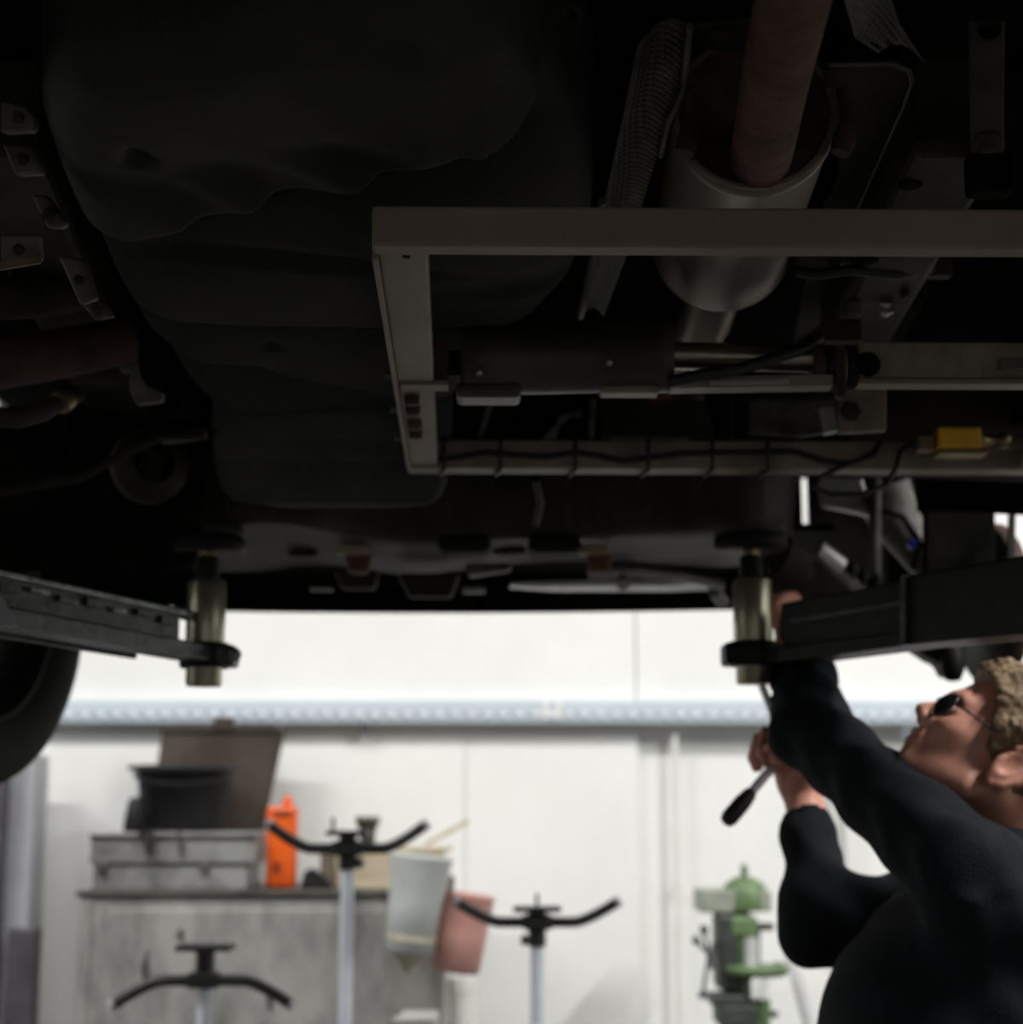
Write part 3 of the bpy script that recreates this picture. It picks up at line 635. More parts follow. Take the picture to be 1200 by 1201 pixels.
obj('arch_liner', MB().prism([at(x, y, 2.48) for x, y in [(1000, 430), (1300, 430), (1300, 566), (1000, 556)]], (0, .02, 0)), 'chassis', van, .004)
obj('arch_stay', MB().bar(at(1187, 600, 2.7), at(1185, 665, 2.7), .010, .01), 'chassis', van)

# --- front wheel hanging on the left
wc = Vector((at(75, 800, 2.9).x - .205, 2.9, 1.755))
sa = math.radians(16); wax = Vector((math.cos(sa), -math.sin(sa), 0))
Rw = .315
prof = [(.20, -.085), (.225, -.098), (.265, -.103), (.295, -.096), (.308, -.085), (.313, -.074)]
for k in range(5):
    x0 = -.068 + k * .029; prof += [(Rw, x0), (Rw, x0 + .021), (Rw - .007, x0 + .0215), (Rw - .007, x0 + .0285)]
prof = prof[:-2] + [(.313, .076), (.308, .086), (.295, .096), (.265, .103), (.225, .098), (.20, .085)]
wh = obj('wheel', MB().lathe([(.05, .02), (.07, .03), (.15, .015), (.185, -.02), (.195, -.085), (.205, -.090), (.205, -.080), (.198, .080), (.205, .088), (.198, .085), (.18, .04), (.15, .035), (.06, .05), (0, .05)], wc, wax, 40), 'black_steel', van, label='hanging front wheel')
obj('tire', MB().lathe(prof, wc, wax, 64), 'rubber', wh, label='black rubber tyre')
b = MB(); u = wax.cross(V(0, 0, 1)).normalized(); q = wax.cross(u)
for k in range(60):
    a = 2 * PI * k / 60; d = u * math.cos(a) + q * math.sin(a); tg = wax.cross(d)
    for s in (-1, 1): b.bar(wc + d * (Rw - .0075) + wax * .058 * s, wc + d * (Rw - .0125) + wax * .086 * s, .018, .009, d)
o = obj('tread_blocks', b, 'rubber', wh); o['kind'] = 'stuff'
obj('hub', MB().lathe([(0, -.06), (.05, -.06), (.06, -.02), (.06, .04), (0, .05)], wc, wax, 24), 'black_steel', wh)
obj('drive_shaft', MB().tube([wc + wax * .05, wc + wax * .1, V(-.45, 2.86, 1.87)], [.03, .014, .014], 12), 'black_steel', van)

# ================================================================== THE LIFT
def lift(side, tip_px, tip_py, D, ax, ay, post, lab):
    tip = at(tip_px, tip_py, D); base = (post[0], post[1], 0)
    t = thing('vehicle_lift', lab, 'vehicle lift', base)
    return t, tip
# left
post = (-1.62, 1.15)
tl = thing('vehicle_lift', 'worn dark green lift arm and zinc pad under the left side of the van', 'vehicle lift', (post[0], post[1], 0), 'two-post vehicle lift')
def column(t, post, sx):
    obj('column', MB().prism([(post[0] - .15, post[1] - .18, 0), (post[0] + .15, post[1] - .18, 0), (post[0] + .15, post[1] + .18, 0), (post[0] - .15, post[1] + .18, 0)], (0, 0, 3.1)), 'arm_dark', t, .015)
    obj('base_plate', MB().box((post[0], post[1], .01), (.46, .5, .02)), 'arm_dark', t, .003)
    obj('carriage', MB().box((post[0] + sx * .2, post[1], 1.74), (.14, .3, .5)), 'arm_dark', t, .015)
column(tl, post, 1)
PD = 2.60
pl = at(240, 780, PD)
A = at(0, 722, 2.12)                                   # a point of the arm axis at the frame edge
A = Vector((A.x, A.y, A.z))
d = (Vector((pl.x, pl.y, 0)) - Vector((A.x, A.y, 0))).normalized()
za_t, zp = A.z, at(240, 768, PD).z
S = Vector((post[0] + .2, post[1], 0)); 
def armp(px, py, Y): return at(px, py, Y)
# inner (sliding) section : top edge and lower flange read from the side, built as an open channel
k0, k1 = 1.93, PD - .03
def lp(Y, zoff): 
    f = (Y - 2.12) / (PD - 2.12); x = A.x + (pl.x - A.x) * f; return Vector((x, Y, zoff))
zb0 = at(237, 776, PD - .02).z; arm = MB()
y_start, y_end = 1.75, 2.50
sd_ = Vector((-d.y, d.x, 0))
def web(p0, p1, z0a, z1a, z0b, z1b, th): 
    return [Vector((p0.x, p0.y, z0a)), Vector((p1.x, p1.y, z0b)), Vector((p1.x, p1.y, z1b)), Vector((p0.x, p0.y, z1a))]
P0, P1 = lp(y_start, 0), lp(2.515, 0)
ztop1 = at(205, 716, 2.515).z; ztop0 = ztop1
inner = obj('arm_inner', MB().prism(web(P0, P1, zb0, ztop0, zb0, ztop1, 0), -sd_ * .0 + Vector((d.y, -d.x, 0)) * .008), 'arm_paint', tl, .002, label='worn green-black sliding arm')
nrm = Vector((d.y, -d.x, 0))                            # towards the camera side
if nrm.y > 0: nrm = -nrm
PT = lp(PD + .045, 0)
obj('lower_flange', MB().bar(lp(y_start, zb0 + .012) + nrm * .012, PT + V(0, 0, zb0 + .012) + nrm * .0, .05, .024), 'arm_paint', inner, .003)
obj('upper_flange', MB().bar(lp(y_start, ztop0 - .004) + nrm * .008, P1 + V(0, 0, ztop1 - .004) + nrm * .008, .022, .008), 'arm_edge', inner, .002)
obj('rear_web', MB().prism(web(P0 - nrm * .07, P1 - nrm * .07, zb0, ztop0, zb0, ztop1, 0), nrm * .008), 'arm_paint', inner, .002)
random.seed(3)
for k in range(9):                                      # ratchet notches and scuffed ledges along the arm
    f0 = .30 + k * .078; f1 = f0 + .04 + .02 * random.random()
    pa, pb = P0.lerp(P1, f0), P0.lerp(P1, min(f1, 1))
    zz = zb0 + .050 + .004 * (k % 2)
    obj('notch', MB().bar(pa + V(0, 0, zz) + nrm * .011, pb + V(0, 0, zz) + nrm * .011, .008, .006 + .003 * (k % 3)), 'arm_paint' if k % 3 else 'arm_edge', inner, .001)
obj('cover_plate', MB().prism([at(x, y, 2.05) for x, y in [(-60, 690), (2, 700), (21, 735), (-60, 735)]], (0, .004, 0)), 'column_paint', inner, .001)
S0 = Vector((post[0] + .24, post[1], 0)); Q = lp(1.98, 0)
obj('arm_outer', MB().bar(S0 + V(0, 0, (zb0 + ztop0) / 2 - .005), Q + V(0, 0, (zb0 + ztop0) / 2 - .005) - nrm * .035, .12, .10), 'arm_dark', tl, .006)
# pad assemblies
def pad(t, c, ztip, label):
    z0 = ztip
    obj('pad_collar', MB().lathe([(.029, -.018), (.036, -.018), (.038, -.014), (.038, .016), (.036, .02), (.029, .02)], (c.x, c.y, z0), n=28, closed=True), 'arm_dark', t)
    sl = obj('pad_sleeve', MB().lathe([(0, -.045), (.026, -.045), (.0275, -.042), (.0275, -.005), (.0298, 0), (.0298, .112), (.027, .117), (.019, .117)], (c.x, c.y, z0), n=36), 'zinc', t, label=label)
    th = [(.0185, .115)]
    for k in range(9): th += [(.0195, .117 + k * .004), (.0165, .119 + k * .004)]
    obj('threaded_stem', MB().lathe(th + [(.012, .155), (.012, .163)], (c.x, c.y, z0), n=24), 'black_steel', t)
    obj('stem_nut', MB().lathe([(0, .150), (.014, .150), (.014, .165), (0, .165)], (c.x, c.y, z0), n=6, smooth=False), 'brass', t)
    obj('pad', MB().lathe([(0, .162), (.050, .160), (.056, .163), (.057, .168), (.057, .180), (.05, .184), (0, .184)], (c.x, c.y, z0), n=36), 'black_steel', t, label='round lifting pad')
    obj('pad_rubber', MB().lathe([(0, .184), (.053, .184), (.055, .187), (.055, .197), (.05, .20), (0, .20)], (c.x, c.y, z0), n=36), 'pad_rubber', t)
pc = at(240, 770, PD); pad(tl, pc, pc.z, 'dull zinc sleeve of the left pad')
obj('arm_eye', MB().box((pc.x + .012, pc.y, pc.z), (.075, .06, .032)), 'arm_paint', tl, .006)
obj('arm_pin', MB().tube([at(200, 716, 2.54), at(222, 722, 2.57)], .009, 10), 'arm_edge', tl)
obj('lock_bolt', MB().lathe([(0, -.008), (.009, -.008), (.011, 0), (.011, .004)], (pc.x + .048, pc.y - .024, pc.z), (.5, 1, 0), 12), 'arm_edge', tl)

# right
post = (1.62, 1.05)
tr = thing('vehicle_lift', 'plain black lift arm and zinc pad beside the mechanic', 'vehicle lift', (post[0], post[1], 0), 'two-post vehicle lift')
column(tr, post, -1)
PE = 2.60
pc = at(884, 768, PE)
pr_ = [(845, 748), (845, 776), (880, 780), (930, 772), (1010, 758), (1200, 742), (1330, 733), (1330, 640), (1200, 652), (1075, 672), (990, 692), (915, 706), (912, 742)]
E0 = at(1200, 700, 2.08)
de = (Vector((pc.x, pc.y, 0)) - Vector((E0.x, E0.y, 0))).normalized()
def rp(px, py):                                          # pixel onto the vertical plane of the arm's near face
    n = Vector((de.y, -de.x, 0)); rr = ray(px, py); tt_ = (Vector((pc.x, pc.y, 0)) - Vector((CAM.x, CAM.y, 0))).dot(n) / rr.dot(n); return CAM + rr * tt_
nr = Vector((de.y, -de.x, 0)); nr = nr if nr.y > 0 else -nr
ai = obj('arm_inner', MB().prism([rp(x, y) for x, y in [(912, 746), (915, 707), (990, 694), (1085, 674), (1085, 752), (1010, 762), (930, 773)]], nr * .06), 'arm_dark', tr, .004)
obj('arm_outer', MB().prism([rp(x, y) - nr * .012 for x, y in [(1068, 676), (1200, 653), (1330, 632), (1330, 738), (1200, 744), (1068, 757)]], nr * .085), 'arm_dark', tr, .004)
obj('lower_flange', MB().prism([rp(x, y) - nr * .008 for x, y in [(850, 757), (930, 757), (1085, 738), (1200, 729), (1200, 743), (1085, 755), (930, 775), (850, 777)]], nr * .07), 'arm_dark', ai, .003)
obj('arm_rib', MB().prism([rp(x, y) - nr * .006 for x, y in [(930, 726), (1066, 704), (1066, 709), (930, 731)]], nr * .01), 'arm_paint', ai, .001)
obj('arm_rib', MB().prism([rp(x, y) - nr * .018 for x, y in [(1068, 676), (1074, 675), (1074, 757), (1068, 757)]], nr * .01), 'arm_paint', ai, .001)
Ae = rp(1300, 690); obj('arm_root', MB().bar(Ae, (post[0] - .24, post[1], Ae.z), .10, .11), 'arm_dark', tr, .006)
pad(tr, pc, pc.z, 'bright zinc sleeve of the right pad')
obj('arm_eye', MB().box((pc.x - .010, pc.y, pc.z), (.075, .06, .034)), 'arm_dark', tr, .006)

# ================================================================== BACKGROUND THINGS
B = WY
# --- galvanised cable tray along the wall
ty = B - .056; zt1 = at(600, 821, ty).z; zt0 = at(600, 848, ty).z; hh = zt1 - zt0
tray = thing('cable_tray', 'galvanised perforated cable tray running along the white wall', 'cable tray', (0, B - .05, zt0))
b = MB(); xa, xb = -3.6, 3.6
b.prism([(xa, B - .001, zt1), (xa, B - .001, zt1 - .003), (xa, ty + .020, zt1 - .003), (xa, ty + .002, zt1 - hh * .42), (xa, ty - .001, zt1 - hh * .42), (xa, ty + .018, zt1)], (xb - xa, 0, 0))
obj('top_sheet', b, 'galvanised', tray)
b = MB()
b.box((0, ty, zt0 + hh * .29), (xb - xa, .002, hh * .58)); b.box((0, ty + .01, zt0), (xb - xa, .02, .002))
obj('front_face', b, 'galvanised', tray)
zs_ = zt0 + hh * .33; x = -1.42; slot = None
while x < 1.55:                                       # row of pressed oval bosses along the front
    if slot is None:
        slot = obj('pressed_boss', MB().lathe([(0, .007), (.005, .0065), (.010, .004), (.0135, .001), (.015, 0)], (0, 0, 0), (0, -1, 0), 16), 'galvanised_glint', None); slot.parent = tray; o = slot
    else:
        o = slot.copy(); COL.objects.link(o)
    o.location = (x, ty - .001 - (B - .05), zs_ - zt0); o.scale = (1.05, 1, .85); x += .046
for px in (655, 640): obj('joint_plate', MB().box(at(px, 833, ty - .004), (.018, .004, .05)), 'white_plastic', tray, .001)
obj('bracket', MB().tube([at(428, 850, ty + .02), at(428, 862, ty + .02)], .012, 10), 'column_dark', tray)
for xx in (-2.4, -.6, 1.2, 2.8): obj('wall_bracket', MB().prism([(xx, ty + .01, zt0 - .002), (xx, B - .001, zt0 - .002), (xx, B - .001, zt0 - .035)], (.02, 0, 0)), 'galvanised', tray)

# --- grey steel bench / parts washer
by = B - .50                                      # front face
bx0, bx1 = at(92, 1100, by).x, at(522, 1100, by).x; bz = at(300, 1044, by).z
be = thing('steel_bench', 'stained grey steel bench cabinet against the wall', 'bench', ((bx0 + bx1) / 2, by + .2, 0))
body = obj('body', MB().box(((bx0 + bx1) / 2, (by + B - .01) / 2, (bz - .015) / 2), (bx1 - bx0, B - .01 - by, bz - .015)), 'bench_steel', be, .006)
obj('worktop', MB().box(((bx0 + bx1) / 2, (by + B - .01) / 2 - .006, bz - .0075), (bx1 - bx0 + .02, B - by, .015)), 'bench_top', be, .003)
obj('corner_strip', MB().box((bx0 + .02, by - .003, bz * .5), (.018, .006, bz - .05)), 'bench_steel', body, .002)
obj('front_panel', MB().box(((bx0 + bx1) / 2 + .02, by - .003, bz * .49), (bx1 - bx0 - .10, .005, bz * .94)), 'bench_steel', body, .003)
for px, py, h_ in [(172, 1135, .09), (213, 1095, .03), (318, 1170, .06)]:
    obj('drip', MB().tube([at(px, py, by - .008) + V(0, 0, h_ / 2), at(px - 2, py, by - .008), at(px, py, by - .008) - V(0, 0, h_ / 2)], [.002, .009, .004], 8), 'bench_top', body)
# --- low steel boxes on the bench
y0b = by + .05
def ibox(name, px0, py0, px1, py1, Y, depth, m, parent=None, bev=.003):
    a = at(px0, py1, Y); c = at(px1, py0, Y)
    return MB().box(((a.x + c.x) / 2, Y + depth / 2, (a.z + c.z) / 2), (c.x - a.x, depth, c.z - a.z))
def sit(mb, z):                                   # drop a shape onto height z
    m = min(v[2] for v in mb.v); mb.v = [(x, y, zz - m + z) for x, y, zz in mb.v]; return mb
bxA = ibox('', 108, 1012, 290, 1042, y0b, .26, 0); sit(bxA, bz); zA = max(v[2] for v in bxA.v)
t = thing('tool_tray', 'lower dented grey steel tray lying on the bench', 'tray', (at(200, 1040, y0b).x, y0b + .13, bz))
obj('tray_body', bxA, 'box_steel', t, .004)
for px in (120, 240): obj('catch', MB().lathe([(0, -.01), (.010, -.01), (.012, 0)], at(px, 1018, y0b - .004), (0, 1, 0), 12), 'bench_top', t)
bxB = ibox('', 105, 972, 302, 1008, y0b - .01, .26, 0); sit(bxB, zA + .001); zB = max(v[2] for v in bxB.v)
t = thing('tool_tray', 'upper grey steel tray carrying the black bucket', 'tray', (at(200, 1000, y0b).x, y0b + .13, zA))
obj('tray_body', bxB, 'box_steel', t, .004)
cx = (min(v[0] for v in bxB.v) + max(v[0] for v in bxB.v)) / 2; wx = max(v[0] for v in bxB.v) - min(v[0] for v in bxB.v)
obj('rim', MB().box((cx, y0b - .016, zB - .004), (wx + .006, .012, .008)), 'box_steel', t, .002)
for px in (172, 210):
    obj('oil_run', MB().tube([at(px, 975, y0b - .018), at(px + 3, 990, y0b - .018), at(px + 2, 1004, y0b - .018)], [.022 if px < 200 else .006, .012 if px < 200 else .006, .004], 10), 'bench_top', t)
# --- black bucket
bc = at(212, 972, y0b + .10); rB = .125
t = thing('bucket', 'black plastic bucket standing on the steel trays', 'bucket', (bc.x, y0b + .13, zB))
hB = at(212, 898, y0b + .13).z - zB
obj('bucket_body', MB().lathe([(0, .003), (rB * .84, .003), (rB * .86, .006), (rB, hB - .02), (rB + .006, hB - .018), (rB + .007, hB), (rB - .002, hB), (rB * .84, .02), (0, .02)], (bc.x, y0b + .13, zB), n=40), 'bucket', t)
obj('pour_lip', MB().box((bc.x - rB - .004, y0b + .11, zB + hB - .006), (.03, .05, .012)), 'bucket', t, .004)
obj('handle', MB().tube([(bc.x + rB * math.cos(a) * 1.03, y0b + .13 - .02 - .1 * abs(math.sin(a)), zB + hB - .02 - .03 * math.sin(a)) for a in [k * PI / 10 for k in range(11)]], .004, 8), 'bucket', t)
# black funnel-like part behind the bucket
p = at(158, 975, y0b + .03); obj_ = obj('drain_pan', sit(MB().lathe([(0, 0), (.025, 0), (.03, .01), (.02, .075), (.012, .09), (0, .09)], (p.x, y0b + .025, zB), n=20), zB + .001), 'bucket'); tag(obj_, 'small black funnel beside the bucket', 'funnel')
# --- leaning dark board with a block on top
bd = thing('steel_plate', 'dark brown steel plate leaning behind the black bucket', 'plate', (at(255, 970, B - .12).x, B - .1, zB))
q = [at(x, y, B - .14) for x, y in [(190, 856), (332, 857), (308, 990), (176, 990)]]
zz = min(v.z for v in q)
P_ = [V(q[0].x, B - .14, q[0].z), V(q[1].x, B - .14, q[1].z), V(q[2].x, B - .17, zB + .002), V(q[3].x, B - .17, zB + .002)]
obj('plate', MB().prism(P_, (0, .012, 0)), 'board', bd, .002)
obj('rim', MB().bar(P_[0] + V(0, -.004, 0), P_[1] + V(0, -.004, 0), .012, .012), 'board', bd, .001)
obj('rim', MB().bar(P_[1] + V(0, -.004, 0), P_[2] + V(0, -.004, 0), .012, .012, (0, 1, 0)), 'board', bd, .001)
pz = at(263, 849, B - .14); obj('latch', MB().box(pz, (.055, .03, .035)), 'board', bd, .003)
# --- orange canister
p = at(330, 1038, y0b + .10)
oc = thing('canister', 'bright orange plastic canister on the bench', 'canister', (p.x, y0b + .10, bz))
hO = at(330, 946, y0b + .1).z - bz
obj('canister_body', MB().box((p.x, y0b + .10, bz + .001 + hO / 2), (.078, .07, hO)), 'orange', oc, .010)
obj('neck', MB().lathe([(0, 0), (.014, 0), (.014, .014), (.009, .018), (.009, .03), (0, .03)], (p.x + .012, y0b + .10, bz + hO), n=16), 'orange', oc)
obj('handle_recess', MB().box((p.x + .004, y0b + .064, bz + hO - .018), (.045, .004, .018)), 'orange_dark', oc, .002)
obj('label_patch', MB().box((p.x - .01, y0b + .0645, bz + hO * .25), (.02, .002, .025)), 'orange_dark', oc)
# --- wooden crate, cup, dark rag, stick
p0, p1 = at(378, 1040, y0b + .08), at(455, 1005, y0b + .08)
wb = thing('wooden_box', 'shallow pale wooden box on the right end of the bench', 'box', ((p0.x + p1.x) / 2, y0b + .13, bz))
x0, x1 = p0.x, at(520, 1000, y0b + .08).x; hW = at(455, 1001, y0b + .08).z - bz
obj('side', MB().box(((x0 + x1) / 2, y0b + .04, bz + .001 + hW / 2), (x1 - x0, .014, hW)), 'wood', wb, .002)
obj('side', MB().box(((x0 + x1) / 2, y0b + .24, bz + .001 + hW / 2), (x1 - x0, .014, hW)), 'wood', wb, .002)
obj('end', MB().box((x0 + .007, y0b + .14, bz + .001 + hW / 2), (.014, .185, hW)), 'wood_dark', wb, .002)
obj('end', MB().box((x1 - .007, y0b + .14, bz + .001 + hW / 2), (.014, .185, hW)), 'wood', wb, .002)
obj('bottom', MB().box(((x0 + x1) / 2, y0b + .14, bz + .006), (x1 - x0 - .03, .185, .008)), 'wood', wb)
obj('end_panel', MB().prism([(x0 - .002, y0b + .03, bz + .002), (x0 + .045, y0b + .03, bz + .002), (x0 + .035, y0b + .03, bz + hW + .004), (x0 - .002, y0b + .03, bz + hW + .004)], (0, .008, 0)), 'wood_dark', wb)
lidz = bz + hW + .003
ld = obj('cardboard_lid', MB().prism([(x0 + .02, y0b + .03, lidz), (x1 + .01, y0b + .03, lidz), (x1 + .02, y0b + .25, lidz), (x0 + .03, y0b + .25, lidz)], (0, 0, .012)), 'wood', None, .002)
tag(ld, 'pale flat board lying across the wooden box', 'board')
cz = lidz + .0125; p = at(431, 985, y0b + .13)
cu = thing('grinding_pot', 'small dark metal pot standing on the wooden box', 'pot', (p.x, y0b + .13, cz))
hC = at(431, 958, y0b + .13).z - cz
obj('pot_body', MB().lathe([(0, 0), (.018, 0), (.02, .01), (.022, hC * .55), (.030, hC * .75), (.033, hC - .004), (.030, hC), (.026, hC - .01), (0, hC * .6)], (p.x, y0b + .13, cz), n=24), 'press_dark', cu)
obj('rim', MB().lathe([(.030, hC - .008), (.035, hC - .006), (.035, hC), (.030, hC + .002)], (p.x, y0b + .13, cz), n=24, closed=True), 'press_grey', cu)
rg = [at(x, y, y0b + .02) for x, y in [(352, 1042), (392, 1042), (384, 1030), (366, 1018), (356, 1022)]]
mbr = MB().prism(rg, (0, .05, 0)); sit(mbr, bz + .001); tag(obj('wedge', mbr, 'stand_black', None, .004), 'black wedge beside the orange canister', 'wedge')
a, c = at(500, 1004, y0b + .06), at(549, 963, y0b + .16); a.z = max(a.z, lidz + .022)
tag(obj('wooden_stick', MB().bar(a, c, .010, .010), 'wood', None, .002), 'thin pale wooden stick poking out of the white jug', 'stick')
# --- two jugs hanging on the end of the bench
jy = by - .13
jt = thing('measuring_jug', 'cloudy white plastic jug hanging at the bench corner', 'jug', (at(488, 1120, jy).x, jy, at(488, 1120, jy).z), 'jugs hanging on the bench')
ax1 = (at(494, 1005, jy) - at(480, 1120, jy)); Lj = ax1.length
pj = at(480, 1118, jy)
obj('jug_body', MB().lathe([(0, 0), (.052, 0), (.060, .006), (.066, Lj * .5), (.080, Lj * .97), (.083, Lj), (.078, Lj), (.062, Lj * .5), (.055, .02), (0, .02)], pj, ax1, 32), 'jug_clear', jt)
obj('residue', MB().lathe([(0, -.002), (.046, -.002), (.059, .004), (.0625, .045), (.062, .045)], pj, ax1, 32), 'jug_stain', jt)
obj('drip_tip', MB().lathe([(0, -.05), (.01, -.045), (.042, 0)], pj, ax1, 20), 'jug_stain', jt)
h0 = at(462, 1020, jy); obj('handle', MB().tube([h0, h0 + V(-.004, .03, .01), at(468, 1045, by - .03), at(472, 1046, by - .004)], .007, 8), 'jug_clear', jt)
jp = thing('measuring_jug', 'pink plastic jug hanging right of the white jug', 'jug', (at(540, 1140, jy).x, jy + .05, at(540, 1140, jy).z), 'jugs hanging on the bench')
ax2 = (at(547, 1050, jy + .06) - at(534, 1142, jy + .06)); L2 = ax2.length; pj = at(534, 1140, jy + .06)
obj('jug_body', MB().lathe([(0, 0), (.052, 0), (.060, .005), (.066, L2 * .5), (.073, L2 * .97), (.077, L2), (.072, L2), (.062, L2 * .5), (.056, .02), (0, .02)], pj, ax2, 32), 'jug_pink', jp)
obj('handle', MB().tube([at(515, 1060, jy + .06), at(508, 1070, jy + .05), at(506, 1095, jy + .05), at(512, 1115, jy + .06)], .008, 8), 'jug_pink', jp)
obj('hook', MB().tube([at(528, 1050, jy + .06), at(530, 1030, by + .04), at(520, 1036, by + .08)], .008, 8), 'stand_black', jp)
# pale container on the floor side, seen at the lower edge
p = at(543, 1150, B - .2)
pp = thing('plastic_pipe', 'pale upright plastic tube below the pink jug', 'tube', (p.x, B - .2, 0))
obj('tube_body', MB().tube([(p.x, B - .2, 0.001), (p.x, B - .2, at(543, 1146, B - .2).z)], .036, 20), 'white_plastic', pp)
obj('tube_cap', MB().tube([(p.x, B - .2, p.z - .03), (p.x, B - .2, p.z + .004)], .039, 20), 'white_plastic', pp)
p = at(492, 1190, by - .12)
wp = thing('paper_box', 'small white carton at the foot of the steel bench', 'carton', (p.x, by - .12, 0))
obj('carton_body', MB().box((p.x, by - .10, p.z / 2 + .003), (.09, .12, p.z)), 'white_plastic', wp, .003)
obj('carton_flap', MB().box((p.x - .01, by - .165, p.z - .005), (.10, .02, .012)), 'white_plastic', wp, .002)

# --- three tall support stands
def stand(label, px, D, py_top, py_bar, hw_px, tip_py, py_sleeve, plate_px, knob=0):
    s = F_PX / D; base = at(px, py_bar, D); x, y = base.x, base.y
    t = thing('support_stand', label, 'stand', (x, y, 0), 'tall support stands')
    zbar = base.z; zt_ = at(px, py_top, D).z; hw = hw_px / s; ztip = at(px, tip_py, D).z; zs = at(px, py_sleeve, D).z
    obj('pole', MB().tube([(x, y, .02), (x, y, zs + .01)], .0155, 18), 'pole_grey', t)
    obj('sleeve', MB().tube([(x, y, zs), (x, y, zt_ - .004)], .021, 18), 'stand_black', t)
    dz = ztip - zbar; pts = []
    for k in range(-12, 13):
        f = k / 12; a = max(0, abs(f) - .48) / .52
        pts.append((x + hw * f, y - .02, zbar + dz * a ** 1.35))
    obj('curved_bar', MB().tube(pts, .0125, 12), 'stand_black', t)
    for sgn in (-1, 1): obj('end_cap', MB().tube([pts[0 if sgn < 0 else -1], Vector(pts[0 if sgn < 0 else -1]) + (Vector(pts[0 if sgn < 0 else -1]) - Vector(pts[1 if sgn < 0 else -2])).normalized() * .010], .0135, 12), 'column_paint', t)
    obj('top_plate', MB().box((x, y, zt_), (plate_px / s, .09, .012)), 'stand_black', t, .002)
    obj('bar_clamp', MB().box((x, y - .01, zbar), (.07, .05, .034)), 'stand_black', t, .006)
    if knob: obj('clamp_knob', MB().tube([(x, y, zs + .015), (x + .035 * knob, y - .01, zs + .015)], [.008, .013], 12), 'stand_black', t)
    if knob: obj('top_pin', MB().tube([(x - .035 * (1 if D < 4.05 else 0), y, zt_), (x - .035 * (1 if D < 4.05 else 0), y, zt_ + .035)], .004, 8), 'stand_black', t)
    for k in range(3):
        a = PI / 2 + k * 2 * PI / 3 + .4
        lg = obj('leg', MB().tube([(x, y, .16), (x + .1 * math.cos(a), y + .1 * math.sin(a), .06), (x + .155 * math.cos(a), y + .155 * math.sin(a), .014)], .012, 10), 'stand_black', t)
        obj('foot', MB().lathe([(0, 0), (.02, 0), (.02, .012), (.012, .02)], (x + .155 * math.cos(a), y + .155 * math.sin(a), .001), n=14), 'stand_black', lg)
    return t
stand('tallest support stand with upturned black bar before the orange canister', 408, 4.00, 977, 995, 88, 968, 1020, 48, 1)
stand('support stand with upturned black bar right of the pink jug', 630, 4.10, 1066, 1081, 90, 1058, 1110, 54, -1)
stand('lowest support stand with downturned black bar before the steel bench', 240, 3.85, 1111, 1149, 98, 1176, 1158, 62, 0)

# --- green drill press on a pedestal
dy = B - .42; p = at(868, 1200, dy); sx = dy / F_PX
dp = thing('drill_press', 'old green pedestal drill press by the white wall', 'drill press', (p.x, dy, 0))
def dpx(px, py): return at(px, py, dy)
col = obj('pedestal', MB().tube([(p.x, dy, .06), (p.x, dy, dpx(868, 1040).z)], .032, 20), 'press_dark', dp)
obj('base', MB().box((p.x, dy - .05, .03), (.36, .44, .06)), 'press_green', dp, .015)
obj('motor_housing', MB().box((dpx(823, 1056) + dpx(865, 1056)) / 2 + V(0, .03, 0), (.11, .16, .058)), 'press_grey', dp, .006)
c = dpx(874, 1068)
hd = obj('pulley_cover', MB().lathe([(0, 0), (.060, 0), (.062, .006), (.060, .050), (.050, .068), (.030, .082), (.010, .088), (0, .088)], c, n=28), 'press_green', dp)
obj('cap_knob', MB().lathe([(0, 0), (.007, .0), (.010, .018), (.006, .032), (0, .034)], c + V(0, 0, .086), n=14), 'press_green', hd)
obj('side_cover', MB().box(dpx(895, 1056), (.03, .10, .052)), 'press_grey', dp, .005)
obj('head_casting', MB().box((dpx(866, 1080) + dpx(866, 1090)) / 2, (.085, .12, .055)), 'press_green', dp, .012)
obj('head_casting', MB().box(dpx(850, 1115), (.050, .12, .19)), 'press_dark', dp, .012)
obj('head_casting', MB().box(dpx(868, 1118), (.030, .10, .13)), 'press_green', dp, .008)
obj('quill', MB().tube([dpx(877, 1098) + V(0, -.06, 0), dpx(877, 1140) + V(0, -.06, 0)], .018, 16), 'conduit', dp)
obj('depth_rod', MB().tube([dpx(887, 1085) + V(0, -.03, 0), dpx(887, 1136) + V(0, -.03, 0)], .006, 10), 'press_dark', dp)
obj('depth_stop', MB().tube([dpx(878, 1086) + V(0, -.03, 0), dpx(905, 1086) + V(0, -.03, 0)], [.012, .009], 12), 'press_dark', dp)
obj('feed_lever', MB().tube([dpx(842, 1110), dpx(833, 1106) + V(0, -.06, 0), dpx(829, 1132) + V(0, -.10, 0)], .006, 8), 'press_dark', dp)
for k in range(3):
    a = k * 2 * PI / 3 + .3; c = dpx(845, 1120) + V(-.03, 0, 0)
    lv = obj('feed_spoke', MB().tube([c, c + V(-.02, .10 * math.cos(a), .10 * math.sin(a))], .005, 8), 'press_dark', dp)
    obj('spoke_knob', MB().lathe([(0, -.012), (.011, -.006), (.011, .006), (0, .012)], c + V(-.02, .10 * math.cos(a), .10 * math.sin(a)), (0, math.cos(a), math.sin(a)), 12), 'press_dark', lv)
obj('table', MB().lathe([(0, -.012), (.075, -.012), (.082, 0), (.082, .012), (0, .012)], dpx(884, 1136) + V(0, -.05, 0), n=28), 'press_green', dp)
obj('table_arm', MB().tube([dpx(868, 1140), dpx(874, 1150)], .042, 18), 'press_green', dp)
